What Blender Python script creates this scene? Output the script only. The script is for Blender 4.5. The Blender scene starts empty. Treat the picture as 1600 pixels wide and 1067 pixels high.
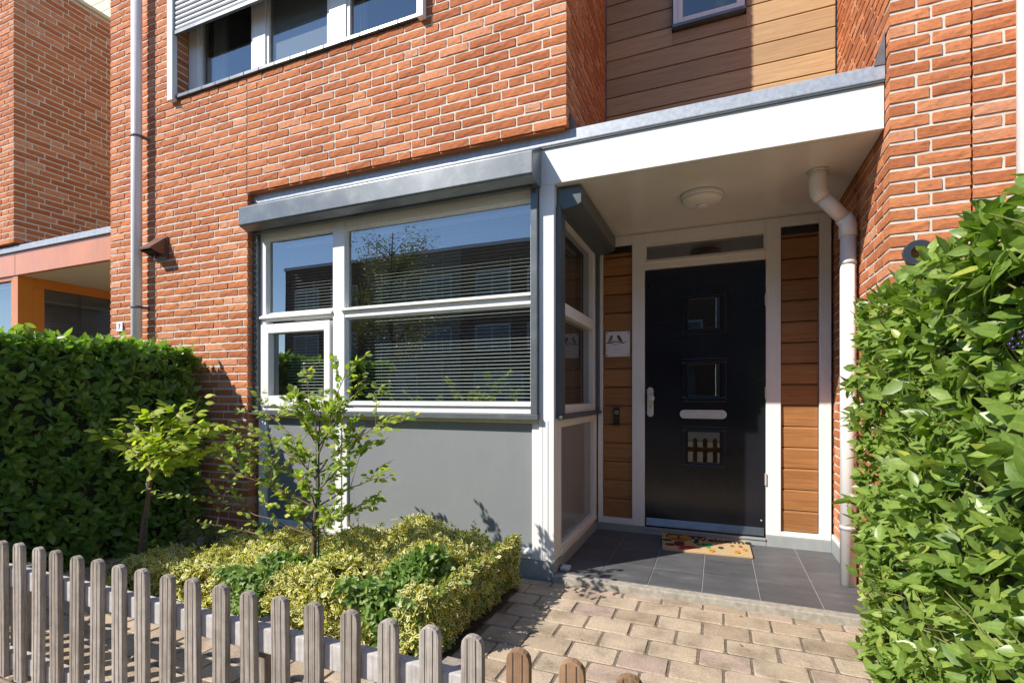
import bpy, bmesh, math, random
import numpy as np
from mathutils import Vector, Matrix

# ------------------------------------------------------------------ camera, light, exposure
SC = bpy.context.scene
COL = SC.collection
F_PX, TH, HY, CAM_H = 785.0, math.radians(22.34), 618.8, 1.12
S_, C_ = math.sin(TH), math.cos(TH)

cam_data = bpy.data.cameras.new("camera")
cam_data.sensor_width = 36.0
cam_data.lens = F_PX / 1600 * 36.0
cam_data.shift_x = 0.0
cam_data.shift_y = (HY - 533.5) / 1600
cam_data.clip_start = 0.05
cam_data.clip_end = 400
cam = bpy.data.objects.new("camera", cam_data)
cam.location = (0, 0, CAM_H)
cam.rotation_euler = (math.radians(90), 0, TH)
COL.objects.link(cam)
SC.camera = cam

SUN_DIR = Vector((0.94, 1.0, -1.16)).normalized()      # the way the light travels
SUN_EL = math.asin(-SUN_DIR.z)
world = bpy.data.worlds.new("World")
SC.world = world
world.use_nodes = True
wn = world.node_tree.nodes; wl = world.node_tree.links
sky = wn.new("ShaderNodeTexSky")
sky.sky_type = 'NISHITA'
sky.sun_disc = False
sky.sun_elevation = SUN_EL
sky.sun_rotation = math.atan2(-SUN_DIR.x, -SUN_DIR.y)
sky.air_density = 0.85; sky.dust_density = 0.0; sky.ozone_density = 3.0
wl.new(sky.outputs[0], wn["Background"].inputs[0])
wn["Background"].inputs[1].default_value = 0.15

sd = bpy.data.lights.new("sun", 'SUN')
sd.energy = 4.8; sd.angle = math.radians(0.53); sd.color = (1.0, 0.93, 0.83)
sun = bpy.data.objects.new("sun", sd)
sun.rotation_euler = SUN_DIR.to_track_quat('-Z', 'Y').to_euler()
sun.location = (-8, -9, 12)
COL.objects.link(sun)

SC.view_settings.view_transform = 'Standard'
SC.view_settings.look = 'None'
SC.view_settings.exposure = 0.56
SC.view_settings.gamma = 1.0
SC.view_settings.use_curve_mapping = False
SC.render.engine = 'CYCLES'
SC.cycles.max_bounces = 8
SC.cycles.transparent_max_bounces = 16
SC.cycles.caustics_reflective = False
SC.cycles.caustics_refractive = False

rnd = random.Random(7)
npr = np.random.RandomState(11)

# ------------------------------------------------------------------ measuring helpers (a pixel of the photo to a point of the place)
def onY(u, v, Y):
    t = (u - 800) / F_PX; d = Y / (t * S_ + C_)
    return d * (t * C_ - S_), CAM_H + (HY - v) / F_PX * d
def proj(x, y, z):
    r = x * C_ + y * S_; d = -x * S_ + y * C_
    if d < 0.05: return None
    return 800 + F_PX * r / d, HY - F_PX * (z - CAM_H) / d, d
def shown_size(x, y, z, size):
    p = proj(x, y, z)
    if p is None: return 0.0
    if p[0] < -20 or p[0] > 1620 or p[1] < -20 or p[1] > 1087: return 0.0001 / p[2]
    return size / p[2]

# ------------------------------------------------------------------ materials
def new_mat(name):
    m = bpy.data.materials.new(name); m.use_nodes = True
    nt = m.node_tree
    return m, nt, nt.nodes["Principled BSDF"]
def N(nt, t, **kw):
    n = nt.nodes.new(t)
    for k, v in kw.items(): setattr(n, k, v)
    return n
def ramp(nt, stops, interp='LINEAR'):
    r = nt.nodes.new("ShaderNodeValToRGB"); r.color_ramp.interpolation = interp
    e = r.color_ramp.elements
    while len(e) < len(stops): e.new(0.5)
    for i, (p, c) in enumerate(stops):
        e[i].position = p; e[i].color = (c[0], c[1], c[2], 1)
    return r
def noise(nt, scale, detail=4, rough=0.55, vec=None, dim='3D'):
    n = nt.nodes.new("ShaderNodeTexNoise"); n.noise_dimensions = dim
    n.inputs["Scale"].default_value = scale; n.inputs["Detail"].default_value = detail
    n.inputs["Roughness"].default_value = rough
    if vec is not None: nt.links.new(vec, n.inputs["Vector"])
    return n
def mixc(nt, fac, a, b, blend='MIX'):
    m = nt.nodes.new("ShaderNodeMix"); m.data_type = 'RGBA'; m.blend_type = blend
    for sock, val in ((m.inputs[0], fac), (m.inputs[6], a), (m.inputs[7], b)):
        if hasattr(val, "is_linked") or isinstance(val, bpy.types.NodeSocket): nt.links.new(val, sock)
        elif isinstance(val, (int, float)): sock.default_value = val
        else: sock.default_value = (val[0], val[1], val[2], 1)
    return m.outputs[2]
def bump(nt, bsdf, height, strength=0.3, dist=0.01, prev=None):
    b = nt.nodes.new("ShaderNodeBump"); b.inputs["Strength"].default_value = strength
    b.inputs["Distance"].default_value = dist
    nt.links.new(height, b.inputs["Height"])
    if prev is not None: nt.links.new(prev, b.inputs["Normal"])
    nt.links.new(b.outputs[0], bsdf.inputs["Normal"])
    return b.outputs[0]
def pos(nt): return nt.nodes.new("ShaderNodeNewGeometry").outputs["Position"]
def mapped(nt, vec, scale):
    m = nt.nodes.new("ShaderNodeMapping"); m.inputs["Scale"].default_value = scale
    nt.links.new(vec, m.inputs["Vector"]); return m.outputs[0]

def mat_plain(name, col, rough=0.5, metal=0.0, var=0.06, bumpy=0.0, scale=9.0, coat=0.0, spec=0.5, fine=220.0):
    m, nt, b = new_mat(name)
    p = pos(nt)
    n = noise(nt, scale, 5, 0.6, p)
    lo = [c * (1 - var) for c in col]; hi = [min(1, c * (1 + var)) for c in col]
    r = ramp(nt, [(0.3, lo), (0.7, hi)])
    nt.links.new(n.outputs[0], r.inputs[0]); nt.links.new(r.outputs[0], b.inputs["Base Color"])
    rr = nt.nodes.new("ShaderNodeMapRange"); rr.inputs[3].default_value = max(0.02, rough - 0.06); rr.inputs[4].default_value = rough + 0.08
    nt.links.new(n.outputs[0], rr.inputs[0]); nt.links.new(rr.outputs[0], b.inputs["Roughness"])
    b.inputs["Metallic"].default_value = metal
    b.inputs["Specular IOR Level"].default_value = spec
    b.inputs["Coat Weight"].default_value = coat
    b.inputs["Coat Roughness"].default_value = 0.04
    if bumpy > 0:
        n2 = noise(nt, fine, 3, 0.6, p)
        bump(nt, b, n2.outputs[0], bumpy, 0.002)
    return m

def mat_brick(name, c_dark, c_mid, c_light, pale):
    m, nt, b = new_mat(name)
    a = N(nt, "ShaderNodeAttribute", attribute_name="rnd")
    r = ramp(nt, [(0.0, c_dark), (0.45, c_mid), (0.85, c_light), (1.0, pale)])
    nt.links.new(a.outputs["Fac"], r.inputs[0])
    p = pos(nt)
    n1 = noise(nt, 60, 6, 0.7, mapped(nt, p, (0.6, 1, 1.5)))
    v = ramp(nt, [(0.30, (0.36, 0.33, 0.32)), (0.43, (0.86, 0.84, 0.82)), (0.55, (1, 1, 1)), (0.78, (1.25, 1.2, 1.15))])
    nt.links.new(n1.outputs[0], v.inputs[0])
    c = mixc(nt, 0.85, r.outputs[0], v.outputs[0], 'MULTIPLY')
    n0 = noise(nt, 1.3, 3, 0.5, p)                       # slow drift over the wall
    d = ramp(nt, [(0.3, (0.86, 0.84, 0.84)), (0.7, (1.1, 1.12, 1.14))]); nt.links.new(n0.outputs[0], d.inputs[0])
    c = mixc(nt, 0.8, c, d.outputs[0], 'MULTIPLY')
    nt.links.new(c, b.inputs["Base Color"])
    b.inputs["Roughness"].default_value = 0.9
    b.inputs["Specular IOR Level"].default_value = 0.25
    w = noise(nt, 40, 6, 0.7, mapped(nt, p, (0.7, 0.9, 1.7)))
    rg = ramp(nt, [(0.30, (0, 0, 0)), (0.44, (0.75,) * 3), (0.62, (1, 1, 1))]); nt.links.new(w.outputs[0], rg.inputs[0])
    s1 = bump(nt, b, rg.outputs[0], 0.42, 0.005)
    bump(nt, b, noise(nt, 320, 4, 0.7, p).outputs[0], 0.45, 0.003, s1)
    return m
def mat_mortar():
    m, nt, b = new_mat("mortar")
    p = pos(nt)
    n = noise(nt, 14, 6, 0.65, p)
    r = ramp(nt, [(0.3, (0.56, 0.51, 0.44)), (0.7, (0.72, 0.67, 0.59))]); nt.links.new(n.outputs[0], r.inputs[0])
    nt.links.new(r.outputs[0], b.inputs["Base Color"]); b.inputs["Roughness"].default_value = 0.95
    bump(nt, b, noise(nt, 260, 4, 0.7, p).outputs[0], 0.5, 0.003)
    return m
def mat_wood(name, dark, light, axis='x', coat=0.0, rough=0.5, fine=1.0):
    m, nt, b = new_mat(name)
    p = pos(nt)
    sc = {'x': (2.2, 60, 60), 'z': (60, 60, 2.2)}[axis]
    n = noise(nt, 1.6 * fine, 7, 0.65, mapped(nt, p, sc))
    a = N(nt, "ShaderNodeAttribute", attribute_name="rnd")
    r = ramp(nt, [(0.25, dark), (0.75, light)]); nt.links.new(n.outputs[0], r.inputs[0])
    t = ramp(nt, [(0.0, (0.84, 0.82, 0.80)), (1.0, (1.12, 1.1, 1.08))]); nt.links.new(a.outputs["Fac"], t.inputs[0])
    c = mixc(nt, 1.0, r.outputs[0], t.outputs[0], 'MULTIPLY')
    nt.links.new(c, b.inputs["Base Color"]); b.inputs["Roughness"].default_value = rough
    b.inputs["Coat Weight"].default_value = coat
    bump(nt, b, n.outputs[0], 0.35, 0.002)
    return m
def mat_old_wood(name, a0, a1, a2):
    m, nt, b = new_mat(name)
    p = pos(nt)
    n = noise(nt, 1.5, 8, 0.7, mapped(nt, p, (110, 110, 3.0)))
    r = ramp(nt, [(0.22, a0), (0.45, a1), (0.75, a2)]); nt.links.new(n.outputs[0], r.inputs[0])
    n2 = noise(nt, 26, 4, 0.6, p)
    r2 = ramp(nt, [(0.3, (0.80, 0.79, 0.78)), (0.7, (1.1, 1.1, 1.1))]); nt.links.new(n2.outputs[0], r2.inputs[0])
    at = N(nt, "ShaderNodeAttribute", attribute_name="rnd")
    r3 = ramp(nt, [(0.0, (0.82, 0.80, 0.77)), (1.0, (1.15, 1.15, 1.17))]); nt.links.new(at.outputs["Fac"], r3.inputs[0])
    c = mixc(nt, 1, r.outputs[0], r2.outputs[0], 'MULTIPLY'); c = mixc(nt, 1, c, r3.outputs[0], 'MULTIPLY')
    nt.links.new(c, b.inputs["Base Color"]); b.inputs["Roughness"].default_value = 0.85
    b.inputs["Specular IOR Level"].default_value = 0.3
    bump(nt, b, n.outputs[0], 0.7, 0.003)
    return m
def mat_leaf(name, stops, trans=0.28, rough=0.32, edge=None, spec=0.5, dead=None):
    m, nt, b = new_mat(name)
    a = N(nt, "ShaderNodeAttribute", attribute_name="rnd")
    r = ramp(nt, stops); nt.links.new(a.outputs["Fac"], r.inputs[0])
    c = r.outputs[0]
    p = pos(nt)
    nn = noise(nt, 90, 3, 0.6, p)
    v = ramp(nt, [(0.3, (0.82, 0.84, 0.8)), (0.7, (1.12, 1.1, 1.1))]); nt.links.new(nn.outputs[0], v.inputs[0])
    c = mixc(nt, 1, c, v.outputs[0], 'MULTIPLY')
    e = N(nt, "ShaderNodeAttribute", attribute_name="edge")
    if edge:
        th = nt.nodes.new("ShaderNodeMath"); th.operation = 'ADD'
        sc = nt.nodes.new("ShaderNodeMath"); sc.operation = 'MULTIPLY_ADD'; sc.inputs[1].default_value = 0.5; sc.inputs[2].default_value = -0.25
        nt.links.new(nn.outputs[0], sc.inputs[0])
        nt.links.new(e.outputs["Fac"], th.inputs[0]); nt.links.new(sc.outputs[0], th.inputs[1])
        rr = ramp(nt, [(0.36, (0, 0, 0)), (0.50, (1, 1, 1))]); nt.links.new(th.outputs[0], rr.inputs[0])
        r2 = ramp(nt, edge); nt.links.new(a.outputs["Fac"], r2.inputs[0])
        c = mixc(nt, rr.outputs[0], c, r2.outputs[0])
    else:
        rr = ramp(nt, [(0.0, (1.35, 1.3, 1.35)), (0.14, (1, 1, 1)), (1.0, (0.95, 0.96, 0.9))]); nt.links.new(e.outputs["Fac"], rr.inputs[0])
        c = mixc(nt, 1, c, rr.outputs[0], 'MULTIPLY')
    nt.links.new(c, b.inputs["Base Color"]); b.inputs["Roughness"].default_value = rough
    b.inputs["Specular IOR Level"].default_value = spec
    tr = nt.nodes.new("ShaderNodeBsdfTranslucent")
    tc = mixc(nt, 1, c, (1.5, 1.7, 0.6), 'MULTIPLY'); nt.links.new(tc, tr.inputs[0])
    mx = nt.nodes.new("ShaderNodeMixShader"); mx.inputs[0].default_value = trans
    nt.links.new(b.outputs[0], mx.inputs[1]); nt.links.new(tr.outputs[0], mx.inputs[2])
    nt.links.new(mx.outputs[0], nt.nodes["Material Output"].inputs[0])
    return m
def mat_glass(name, ior=1.75, tint=(0.86, 0.92, 0.9), wav=0.0):
    m, nt, b = new_mat(name)
    nt.nodes.remove(b)
    t = nt.nodes.new("ShaderNodeBsdfTransparent"); t.inputs[0].default_value = (*tint, 1)
    g = nt.nodes.new("ShaderNodeBsdfGlossy"); g.inputs[1].default_value = 0.0; g.inputs[0].default_value = (1, 1, 1, 1)
    f = nt.nodes.new("ShaderNodeFresnel"); f.inputs[0].default_value = ior
    if wav:
        nz = noise(nt, 1.7, 1, 0.4, pos(nt)); bb = nt.nodes.new("ShaderNodeBump")
        bb.inputs["Strength"].default_value = wav; bb.inputs["Distance"].default_value = 0.01
        nt.links.new(nz.outputs[0], bb.inputs["Height"]); nt.links.new(bb.outputs[0], g.inputs["Normal"])
    geo = nt.nodes.new("ShaderNodeNewGeometry")          # only the outer sheet mirrors; the back of it just lets light out
    inv = nt.nodes.new("ShaderNodeMath"); inv.operation = 'SUBTRACT'; inv.inputs[0].default_value = 1.0; nt.links.new(geo.outputs["Backfacing"], inv.inputs[1])
    fm = nt.nodes.new("ShaderNodeMath"); fm.operation = 'MULTIPLY'; nt.links.new(f.outputs[0], fm.inputs[0]); nt.links.new(inv.outputs[0], fm.inputs[1])
    tcm = mixc(nt, inv.outputs[0], (1, 1, 1), tint); nt.links.new(tcm, t.inputs[0])
    mx = nt.nodes.new("ShaderNodeMixShader")
    nt.links.new(fm.outputs[0], mx.inputs[0]); nt.links.new(t.outputs[0], mx.inputs[1]); nt.links.new(g.outputs[0], mx.inputs[2])
    nt.links.new(mx.outputs[0], nt.nodes["Material Output"].inputs[0])
    return m

def weather(m, strength=0.12, streak=(9, 9, 0.7), col=(0.45, 0.41, 0.34), speck=0.25):
    nt = m.node_tree; b = nt.nodes["Principled BSDF"]; src = b.inputs["Base Color"].links[0].from_socket
    p = pos(nt)
    n = noise(nt, 4, 6, 0.65, mapped(nt, p, streak)); r = ramp(nt, [(0.48, (0, 0, 0)), (0.75, (1, 1, 1))]); nt.links.new(n.outputs[0], r.inputs[0])
    f = nt.nodes.new("ShaderNodeMath"); f.operation = 'MULTIPLY'; f.inputs[1].default_value = strength; nt.links.new(r.outputs[0], f.inputs[0])
    c = mixc(nt, f.outputs[0], src, col)
    n2 = noise(nt, 95, 3, 0.6, p); r2 = ramp(nt, [(0.66, (0, 0, 0)), (0.74, (1, 1, 1))]); nt.links.new(n2.outputs[0], r2.inputs[0])
    f2 = nt.nodes.new("ShaderNodeMath"); f2.operation = 'MULTIPLY'; f2.inputs[1].default_value = speck; nt.links.new(r2.outputs[0], f2.inputs[0])
    c = mixc(nt, f2.outputs[0], c, col); nt.links.new(c, b.inputs["Base Color"])
M = {}
M['brick'] = mat_brick("orange brick", (0.43, 0.142, 0.060), (0.54, 0.192, 0.080), (0.61, 0.235, 0.103), (0.63, 0.32, 0.195))
M['mortar'] = mat_mortar()
M['white'] = mat_plain("white paint", (0.80, 0.80, 0.79), 0.34, var=0.025, scale=3)
M['white_pvc'] = mat_plain("white plastic pipe", (0.74, 0.74, 0.73), 0.38, var=0.03, scale=5)
M['zinc_pipe'] = mat_plain("pale grey pipe", (0.76, 0.77, 0.79), 0.36, var=0.05, scale=6)
M['soffit'] = mat_plain("soffit board", (0.78, 0.77, 0.74), 0.22, var=0.02, scale=2, coat=0.3)
M['anthracite'] = mat_plain("anthracite metal", (0.085, 0.105, 0.115), 0.36, var=0.10, scale=5, spec=0.5)
M['anth_light'] = mat_plain("grey coated metal", (0.135, 0.155, 0.172), 0.33, metal=0.35, var=0.10, scale=4)
M['zinc'] = mat_plain("galvanised zinc", (0.40, 0.43, 0.48), 0.45, metal=0.25, var=0.16, scale=40, bumpy=0.4)
M['lead'] = mat_plain("lead flashing", (0.13, 0.13, 0.15), 0.6, var=0.2, scale=20)
M['panel'] = mat_plain("grey glass panel", (0.225, 0.24, 0.255), 0.42, var=0.04, scale=2, coat=0.7)
M['plinth'] = mat_plain("grey painted plinth", (0.30, 0.33, 0.34), 0.5, var=0.06, scale=6)
M['dark'] = mat_plain("dark cavity", (0.012, 0.012, 0.012), 0.9)
M['room'] = mat_plain("room wall", (0.32, 0.31, 0.29), 0.9)
M['roomfloor'] = mat_plain("room floor", (0.10, 0.07, 0.05), 0.6)
M['slat'] = mat_plain("blind slat", (0.50, 0.51, 0.50), 0.35, var=0.03)
M['glass'] = mat_glass("window glass", 3.0, (0.78, 0.86, 0.84), 0.05)
M['glass_dark'] = mat_glass("dark glass", 2.2, (0.5, 0.52, 0.54), 0.04)
M['door'] = mat_plain("black gloss door", (0.010, 0.011, 0.016), 0.14, var=0.2, scale=2, coat=0.0, bumpy=0.12, fine=5, spec=0.45)
M['steel'] = mat_plain("matt aluminium", (0.60, 0.60, 0.59), 0.38, metal=0.25, var=0.04)
M['kick'] = mat_plain("polished kick strip", (0.30, 0.33, 0.38), 0.22, metal=0.9, var=0.05)
M['clad_up'] = mat_wood("pale larch cladding", (0.35, 0.22, 0.105), (0.56, 0.375, 0.195), 'x', 0.0, 0.55)
M['clad_low'] = mat_wood("brown board cladding", (0.20, 0.086, 0.026), (0.42, 0.20, 0.072), 'x', 0.0, 0.5)
M['fence'] = mat_old_wood("weathered grey wood", (0.07, 0.055, 0.045), (0.30, 0.265, 0.23), (0.52, 0.48, 0.435))
M['fence_brown'] = mat_old_wood("brown stained wood", (0.13, 0.075, 0.04), (0.27, 0.165, 0.095), (0.36, 0.235, 0.145))
M['rail'] = mat_old_wood("pale rail wood", (0.22, 0.205, 0.19), (0.42, 0.405, 0.39), (0.56, 0.545, 0.53))
M['groove'] = mat_plain("groove", (0.035, 0.027, 0.022), 0.9)
M['orange'] = mat_plain("orange lacquer", (0.62, 0.19, 0.015), 0.32, var=0.05, scale=3, coat=0.2)
M['salmon'] = mat_plain("faded salmon fascia", (0.62, 0.225, 0.085), 0.34, var=0.16, scale=1.4, coat=0.25)
M['cream'] = mat_plain("cream soffit", (0.62, 0.54, 0.36), 0.5, var=0.04)
M['vent'] = mat_plain("brown plastic", (0.14, 0.065, 0.04), 0.42, var=0.08, scale=12)
M['bark'] = mat_plain("bark", (0.13, 0.085, 0.06), 0.9, var=0.45, scale=70, bumpy=1.0)
M['twig'] = mat_plain("twig", (0.17, 0.10, 0.055), 0.8, var=0.3, scale=50)
M['slat_grey'] = mat_plain('grey shutter slat', (0.30, 0.315, 0.335), 0.38, metal=0.2, var=0.04)
M['dimframe'] = mat_plain('dull window frame', (0.36, 0.37, 0.38), 0.6)
M['stem'] = mat_plain("green stem", (0.19, 0.20, 0.06), 0.7, var=0.3, scale=50)
M['stake'] = mat_plain("green coated stake", (0.02, 0.075, 0.045), 0.5)
M['core'] = mat_plain("shade dark core", (0.035, 0.042, 0.02), 0.95, var=0.6, scale=60, bumpy=1.0, fine=60)  # near-black green fill: shade inside the foliage put into the colour
M['black'] = mat_plain("black plastic", (0.012, 0.012, 0.013), 0.3)
M['num'] = mat_plain("anthracite numeral", (0.035, 0.042, 0.055), 0.42)
M['plate'] = mat_plain("white enamel", (0.72, 0.72, 0.76), 0.3, var=0.03)
M['lampw'] = mat_plain("opal lamp cover", (0.78, 0.76, 0.72), 0.35, var=0.01)
M['berry'] = mat_plain("blue black berry", (0.02, 0.015, 0.05), 0.25)
M['screen'] = mat_plain("grey net curtain", (0.30, 0.29, 0.30), 0.9, var=0.1, scale=120)
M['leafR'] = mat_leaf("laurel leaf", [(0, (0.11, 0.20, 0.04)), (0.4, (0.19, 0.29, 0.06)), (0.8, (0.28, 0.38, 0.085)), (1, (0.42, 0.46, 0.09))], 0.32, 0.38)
M['leafL'] = mat_leaf("dark laurel leaf", [(0, (0.10, 0.19, 0.045)), (0.45, (0.17, 0.29, 0.06)), (0.85, (0.25, 0.38, 0.08)), (1, (0.38, 0.46, 0.08))], 0.42, 0.40)
M['leafT'] = mat_leaf("young tree leaf", [(0, (0.15, 0.23, 0.04)), (0.5, (0.25, 0.34, 0.07)), (0.85, (0.38, 0.45, 0.08)), (1, (0.60, 0.56, 0.06))], 0.48, 0.5)
M['leafS'] = mat_leaf("lime tree leaf", [(0, (0.24, 0.33, 0.035)), (0.7, (0.40, 0.47, 0.055)), (0.93, (0.52, 0.54, 0.07)), (1, (0.42, 0.16, 0.06))], 0.42, 0.52)
M['leafE'] = mat_leaf("variegated leaf", [(0, (0.05, 0.12, 0.02)), (1, (0.10, 0.17, 0.03))], 0.26, 0.42,
                      edge=[(0, (0.66, 0.63, 0.28)), (0.5, (0.76, 0.69, 0.32)), (1, (0.78, 0.64, 0.10))])
M['leafG'] = mat_leaf("plain green leaf", [(0, (0.11, 0.20, 0.04)), (0.6, (0.19, 0.30, 0.07)), (1, (0.32, 0.40, 0.14))], 0.3, 0.45)
M['leafP'] = mat_leaf("grey green leaf", [(0, (0.09, 0.13, 0.05)), (1, (0.22, 0.25, 0.12))], 0.2, 0.6)
M['leafD'] = mat_leaf("dry leaf", [(0, (0.28, 0.10, 0.03)), (1, (0.42, 0.22, 0.07))], 0.2, 0.6)
M['leafB'] = mat_leaf("birch leaf", [(0, (0.08, 0.10, 0.02)), (1, (0.22, 0.19, 0.05))], 0.35, 0.5)

weather(M['white'], 0.16); weather(M['white_pvc'], 0.16); weather(M['zinc_pipe'], 0.2); weather(M['soffit'], 0.12, (1.5, 1.5, 1.5))
weather(M['panel'], 0.10, (3, 3, 0.8), (0.36, 0.36, 0.34), 0.2); weather(M['plinth'], 0.4, (6, 6, 2)); weather(M['salmon'], 0.25); weather(M['anth_light'], 0.3, (2, 2, 2), (0.30, 0.31, 0.31), 0.2)
weather(M['clad_up'], 0.2, (1.2, 1.2, 5), (0.26, 0.17, 0.09), 0.1)
def mat_paver():
    m, nt, b = new_mat("clay paver")
    a = N(nt, "ShaderNodeAttribute", attribute_name="rnd")
    r = ramp(nt, [(0, (0.34, 0.265, 0.195)), (0.3, (0.41, 0.33, 0.245)), (0.65, (0.46, 0.375, 0.285)), (0.85, (0.43, 0.335, 0.265)), (1, (0.37, 0.285, 0.235))])
    nt.links.new(a.outputs["Fac"], r.inputs[0])
    p = pos(nt)
    n = noise(nt, 130, 6, 0.75, p)
    v = ramp(nt, [(0.3, (0.62, 0.6, 0.57)), (0.5, (1, 1, 1)), (0.72, (1.28, 1.27, 1.24))]); nt.links.new(n.outputs[0], v.inputs[0])
    c = mixc(nt, 1, r.outputs[0], v.outputs[0], 'MULTIPLY')
    n2 = noise(nt, 7, 5, 0.6, p)
    v2 = ramp(nt, [(0.3, (0.66, 0.65, 0.62)), (0.5, (1.0, 1.0, 1.0)), (0.8, (1.28, 1.25, 1.18))]); nt.links.new(n2.outputs[0], v2.inputs[0])
    c = mixc(nt, 1, c, v2.outputs[0], 'MULTIPLY')
    nt.links.new(c, b.inputs["Base Color"]); b.inputs["Roughness"].default_value = 0.92
    b.inputs["Specular IOR Level"].default_value = 0.25
    s = bump(nt, b, noise(nt, 45, 5, 0.6, p).outputs[0], 0.5, 0.005)
    bump(nt, b, n.outputs[0], 0.5, 0.002, s)
    return m
M['paver'] = mat_paver()
def mat_tile():
    m, nt, b = new_mat("slate tile")
    a = N(nt, "ShaderNodeAttribute", attribute_name="rnd")
    p = pos(nt)
    n = noise(nt, 6, 7, 0.7, mapped(nt, p, (0.7, 1.6, 1)))
    r = ramp(nt, [(0.25, (0.066, 0.069, 0.076)), (0.6, (0.108, 0.112, 0.120)), (0.8, (0.20, 0.203, 0.21))]); nt.links.new(n.outputs[0], r.inputs[0])
    t = ramp(nt, [(0, (0.85,) * 3), (1, (1.15,) * 3)]); nt.links.new(a.outputs["Fac"], t.inputs[0])
    c = mixc(nt, 1, r.outputs[0], t.outputs[0], 'MULTIPLY')
    n3 = noise(nt, 240, 3, 0.7, p); sp = ramp(nt, [(0.62, (0, 0, 0)), (0.72, (1, 1, 1))]); nt.links.new(n3.outputs[0], sp.inputs[0])
    f = nt.nodes.new("ShaderNodeMath"); f.operation = 'MULTIPLY'; f.inputs[1].default_value = 0.35; nt.links.new(sp.outputs[0], f.inputs[0])
    c = mixc(nt, f.outputs[0], c, (0.26, 0.26, 0.26))
    nt.links.new(c, b.inputs["Base Color"]); b.inputs["Roughness"].default_value = 0.5
    bump(nt, b, n.outputs[0], 0.35, 0.004)
    return m
M['tile'] = mat_tile()
M['grout'] = mat_plain("grout", (0.40, 0.38, 0.35), 0.9, var=0.15, scale=20)
M['kerb'] = mat_plain("concrete border", (0.36, 0.33, 0.28), 0.9, var=0.25, scale=30, bumpy=0.7)
weather(M['kerb'], 0.5, (3, 3, 3), (0.16, 0.15, 0.11), 0.3)
M['sand'] = mat_plain("joint sand", (0.17, 0.135, 0.10), 0.95, var=0.4, scale=60, bumpy=1.0)
M['soil'] = mat_plain("soil", (0.045, 0.032, 0.022), 0.98, var=0.5, scale=40, bumpy=1.0, fine=60)
M['mat'] = mat_plain("coir mat", (0.50, 0.37, 0.20), 0.95, var=0.18, scale=160, bumpy=1.0, fine=420)
for nm, c in (('m_black', (0.02, 0.015, 0.012)), ('m_red', (0.42, 0.018, 0.035)), ('m_dred', (0.13, 0.008, 0.012)), ('m_green', (0.03, 0.25, 0.07)),
              ('m_orange', (0.55, 0.24, 0.03)), ('m_brown', (0.30, 0.13, 0.03)), ('m_dgreen', (0.015, 0.06, 0.02)), ('m_pink', (0.60, 0.16, 0.14))):
    M[nm] = mat_plain("mat print " + nm[2:], c, 0.95, var=0.15, scale=200, bumpy=0.8, fine=420)
M['opp_brick'] = mat_plain("brown brick facade", (0.11, 0.07, 0.05), 0.9, var=0.25, scale=3)
M['opp_brick2'] = mat_plain("grey render facade", (0.16, 0.145, 0.125), 0.9, var=0.15, scale=3)
M['asphalt'] = mat_plain("asphalt", (0.06, 0.06, 0.06), 0.9, var=0.2, scale=20)
M['car'] = mat_plain("green car paint", (0.02, 0.10, 0.05), 0.25, coat=0.8)

# ------------------------------------------------------------------ object helpers
WO = {}
def link(o, parent=None, origin=(0, 0, 0)):
    COL.objects.link(o); WO[o] = Vector(origin)
    if parent is not None:
        o.parent = parent; o.location = Vector(origin) - WO[parent]
    else: o.location = origin
    return o
def thing(name, label, cat, loc, group=None):
    o = bpy.data.objects.new(name, None); o.empty_display_size = 0.1
    link(o, None, loc); o['label'] = label; o['category'] = cat
    if group: o['group'] = group
    return o
def tag(o, label=None, cat=None, group=None, kind=None):
    if label: o['label'] = label
    if cat: o['category'] = cat
    if group: o['group'] = group
    if kind: o['kind'] = kind
    return o

def add_attr(me, name, values, domain='FACE'):
    a = me.attributes.new(name, 'FLOAT', domain); a.data.foreach_set("value", np.asarray(values, dtype=np.float32))

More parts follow.
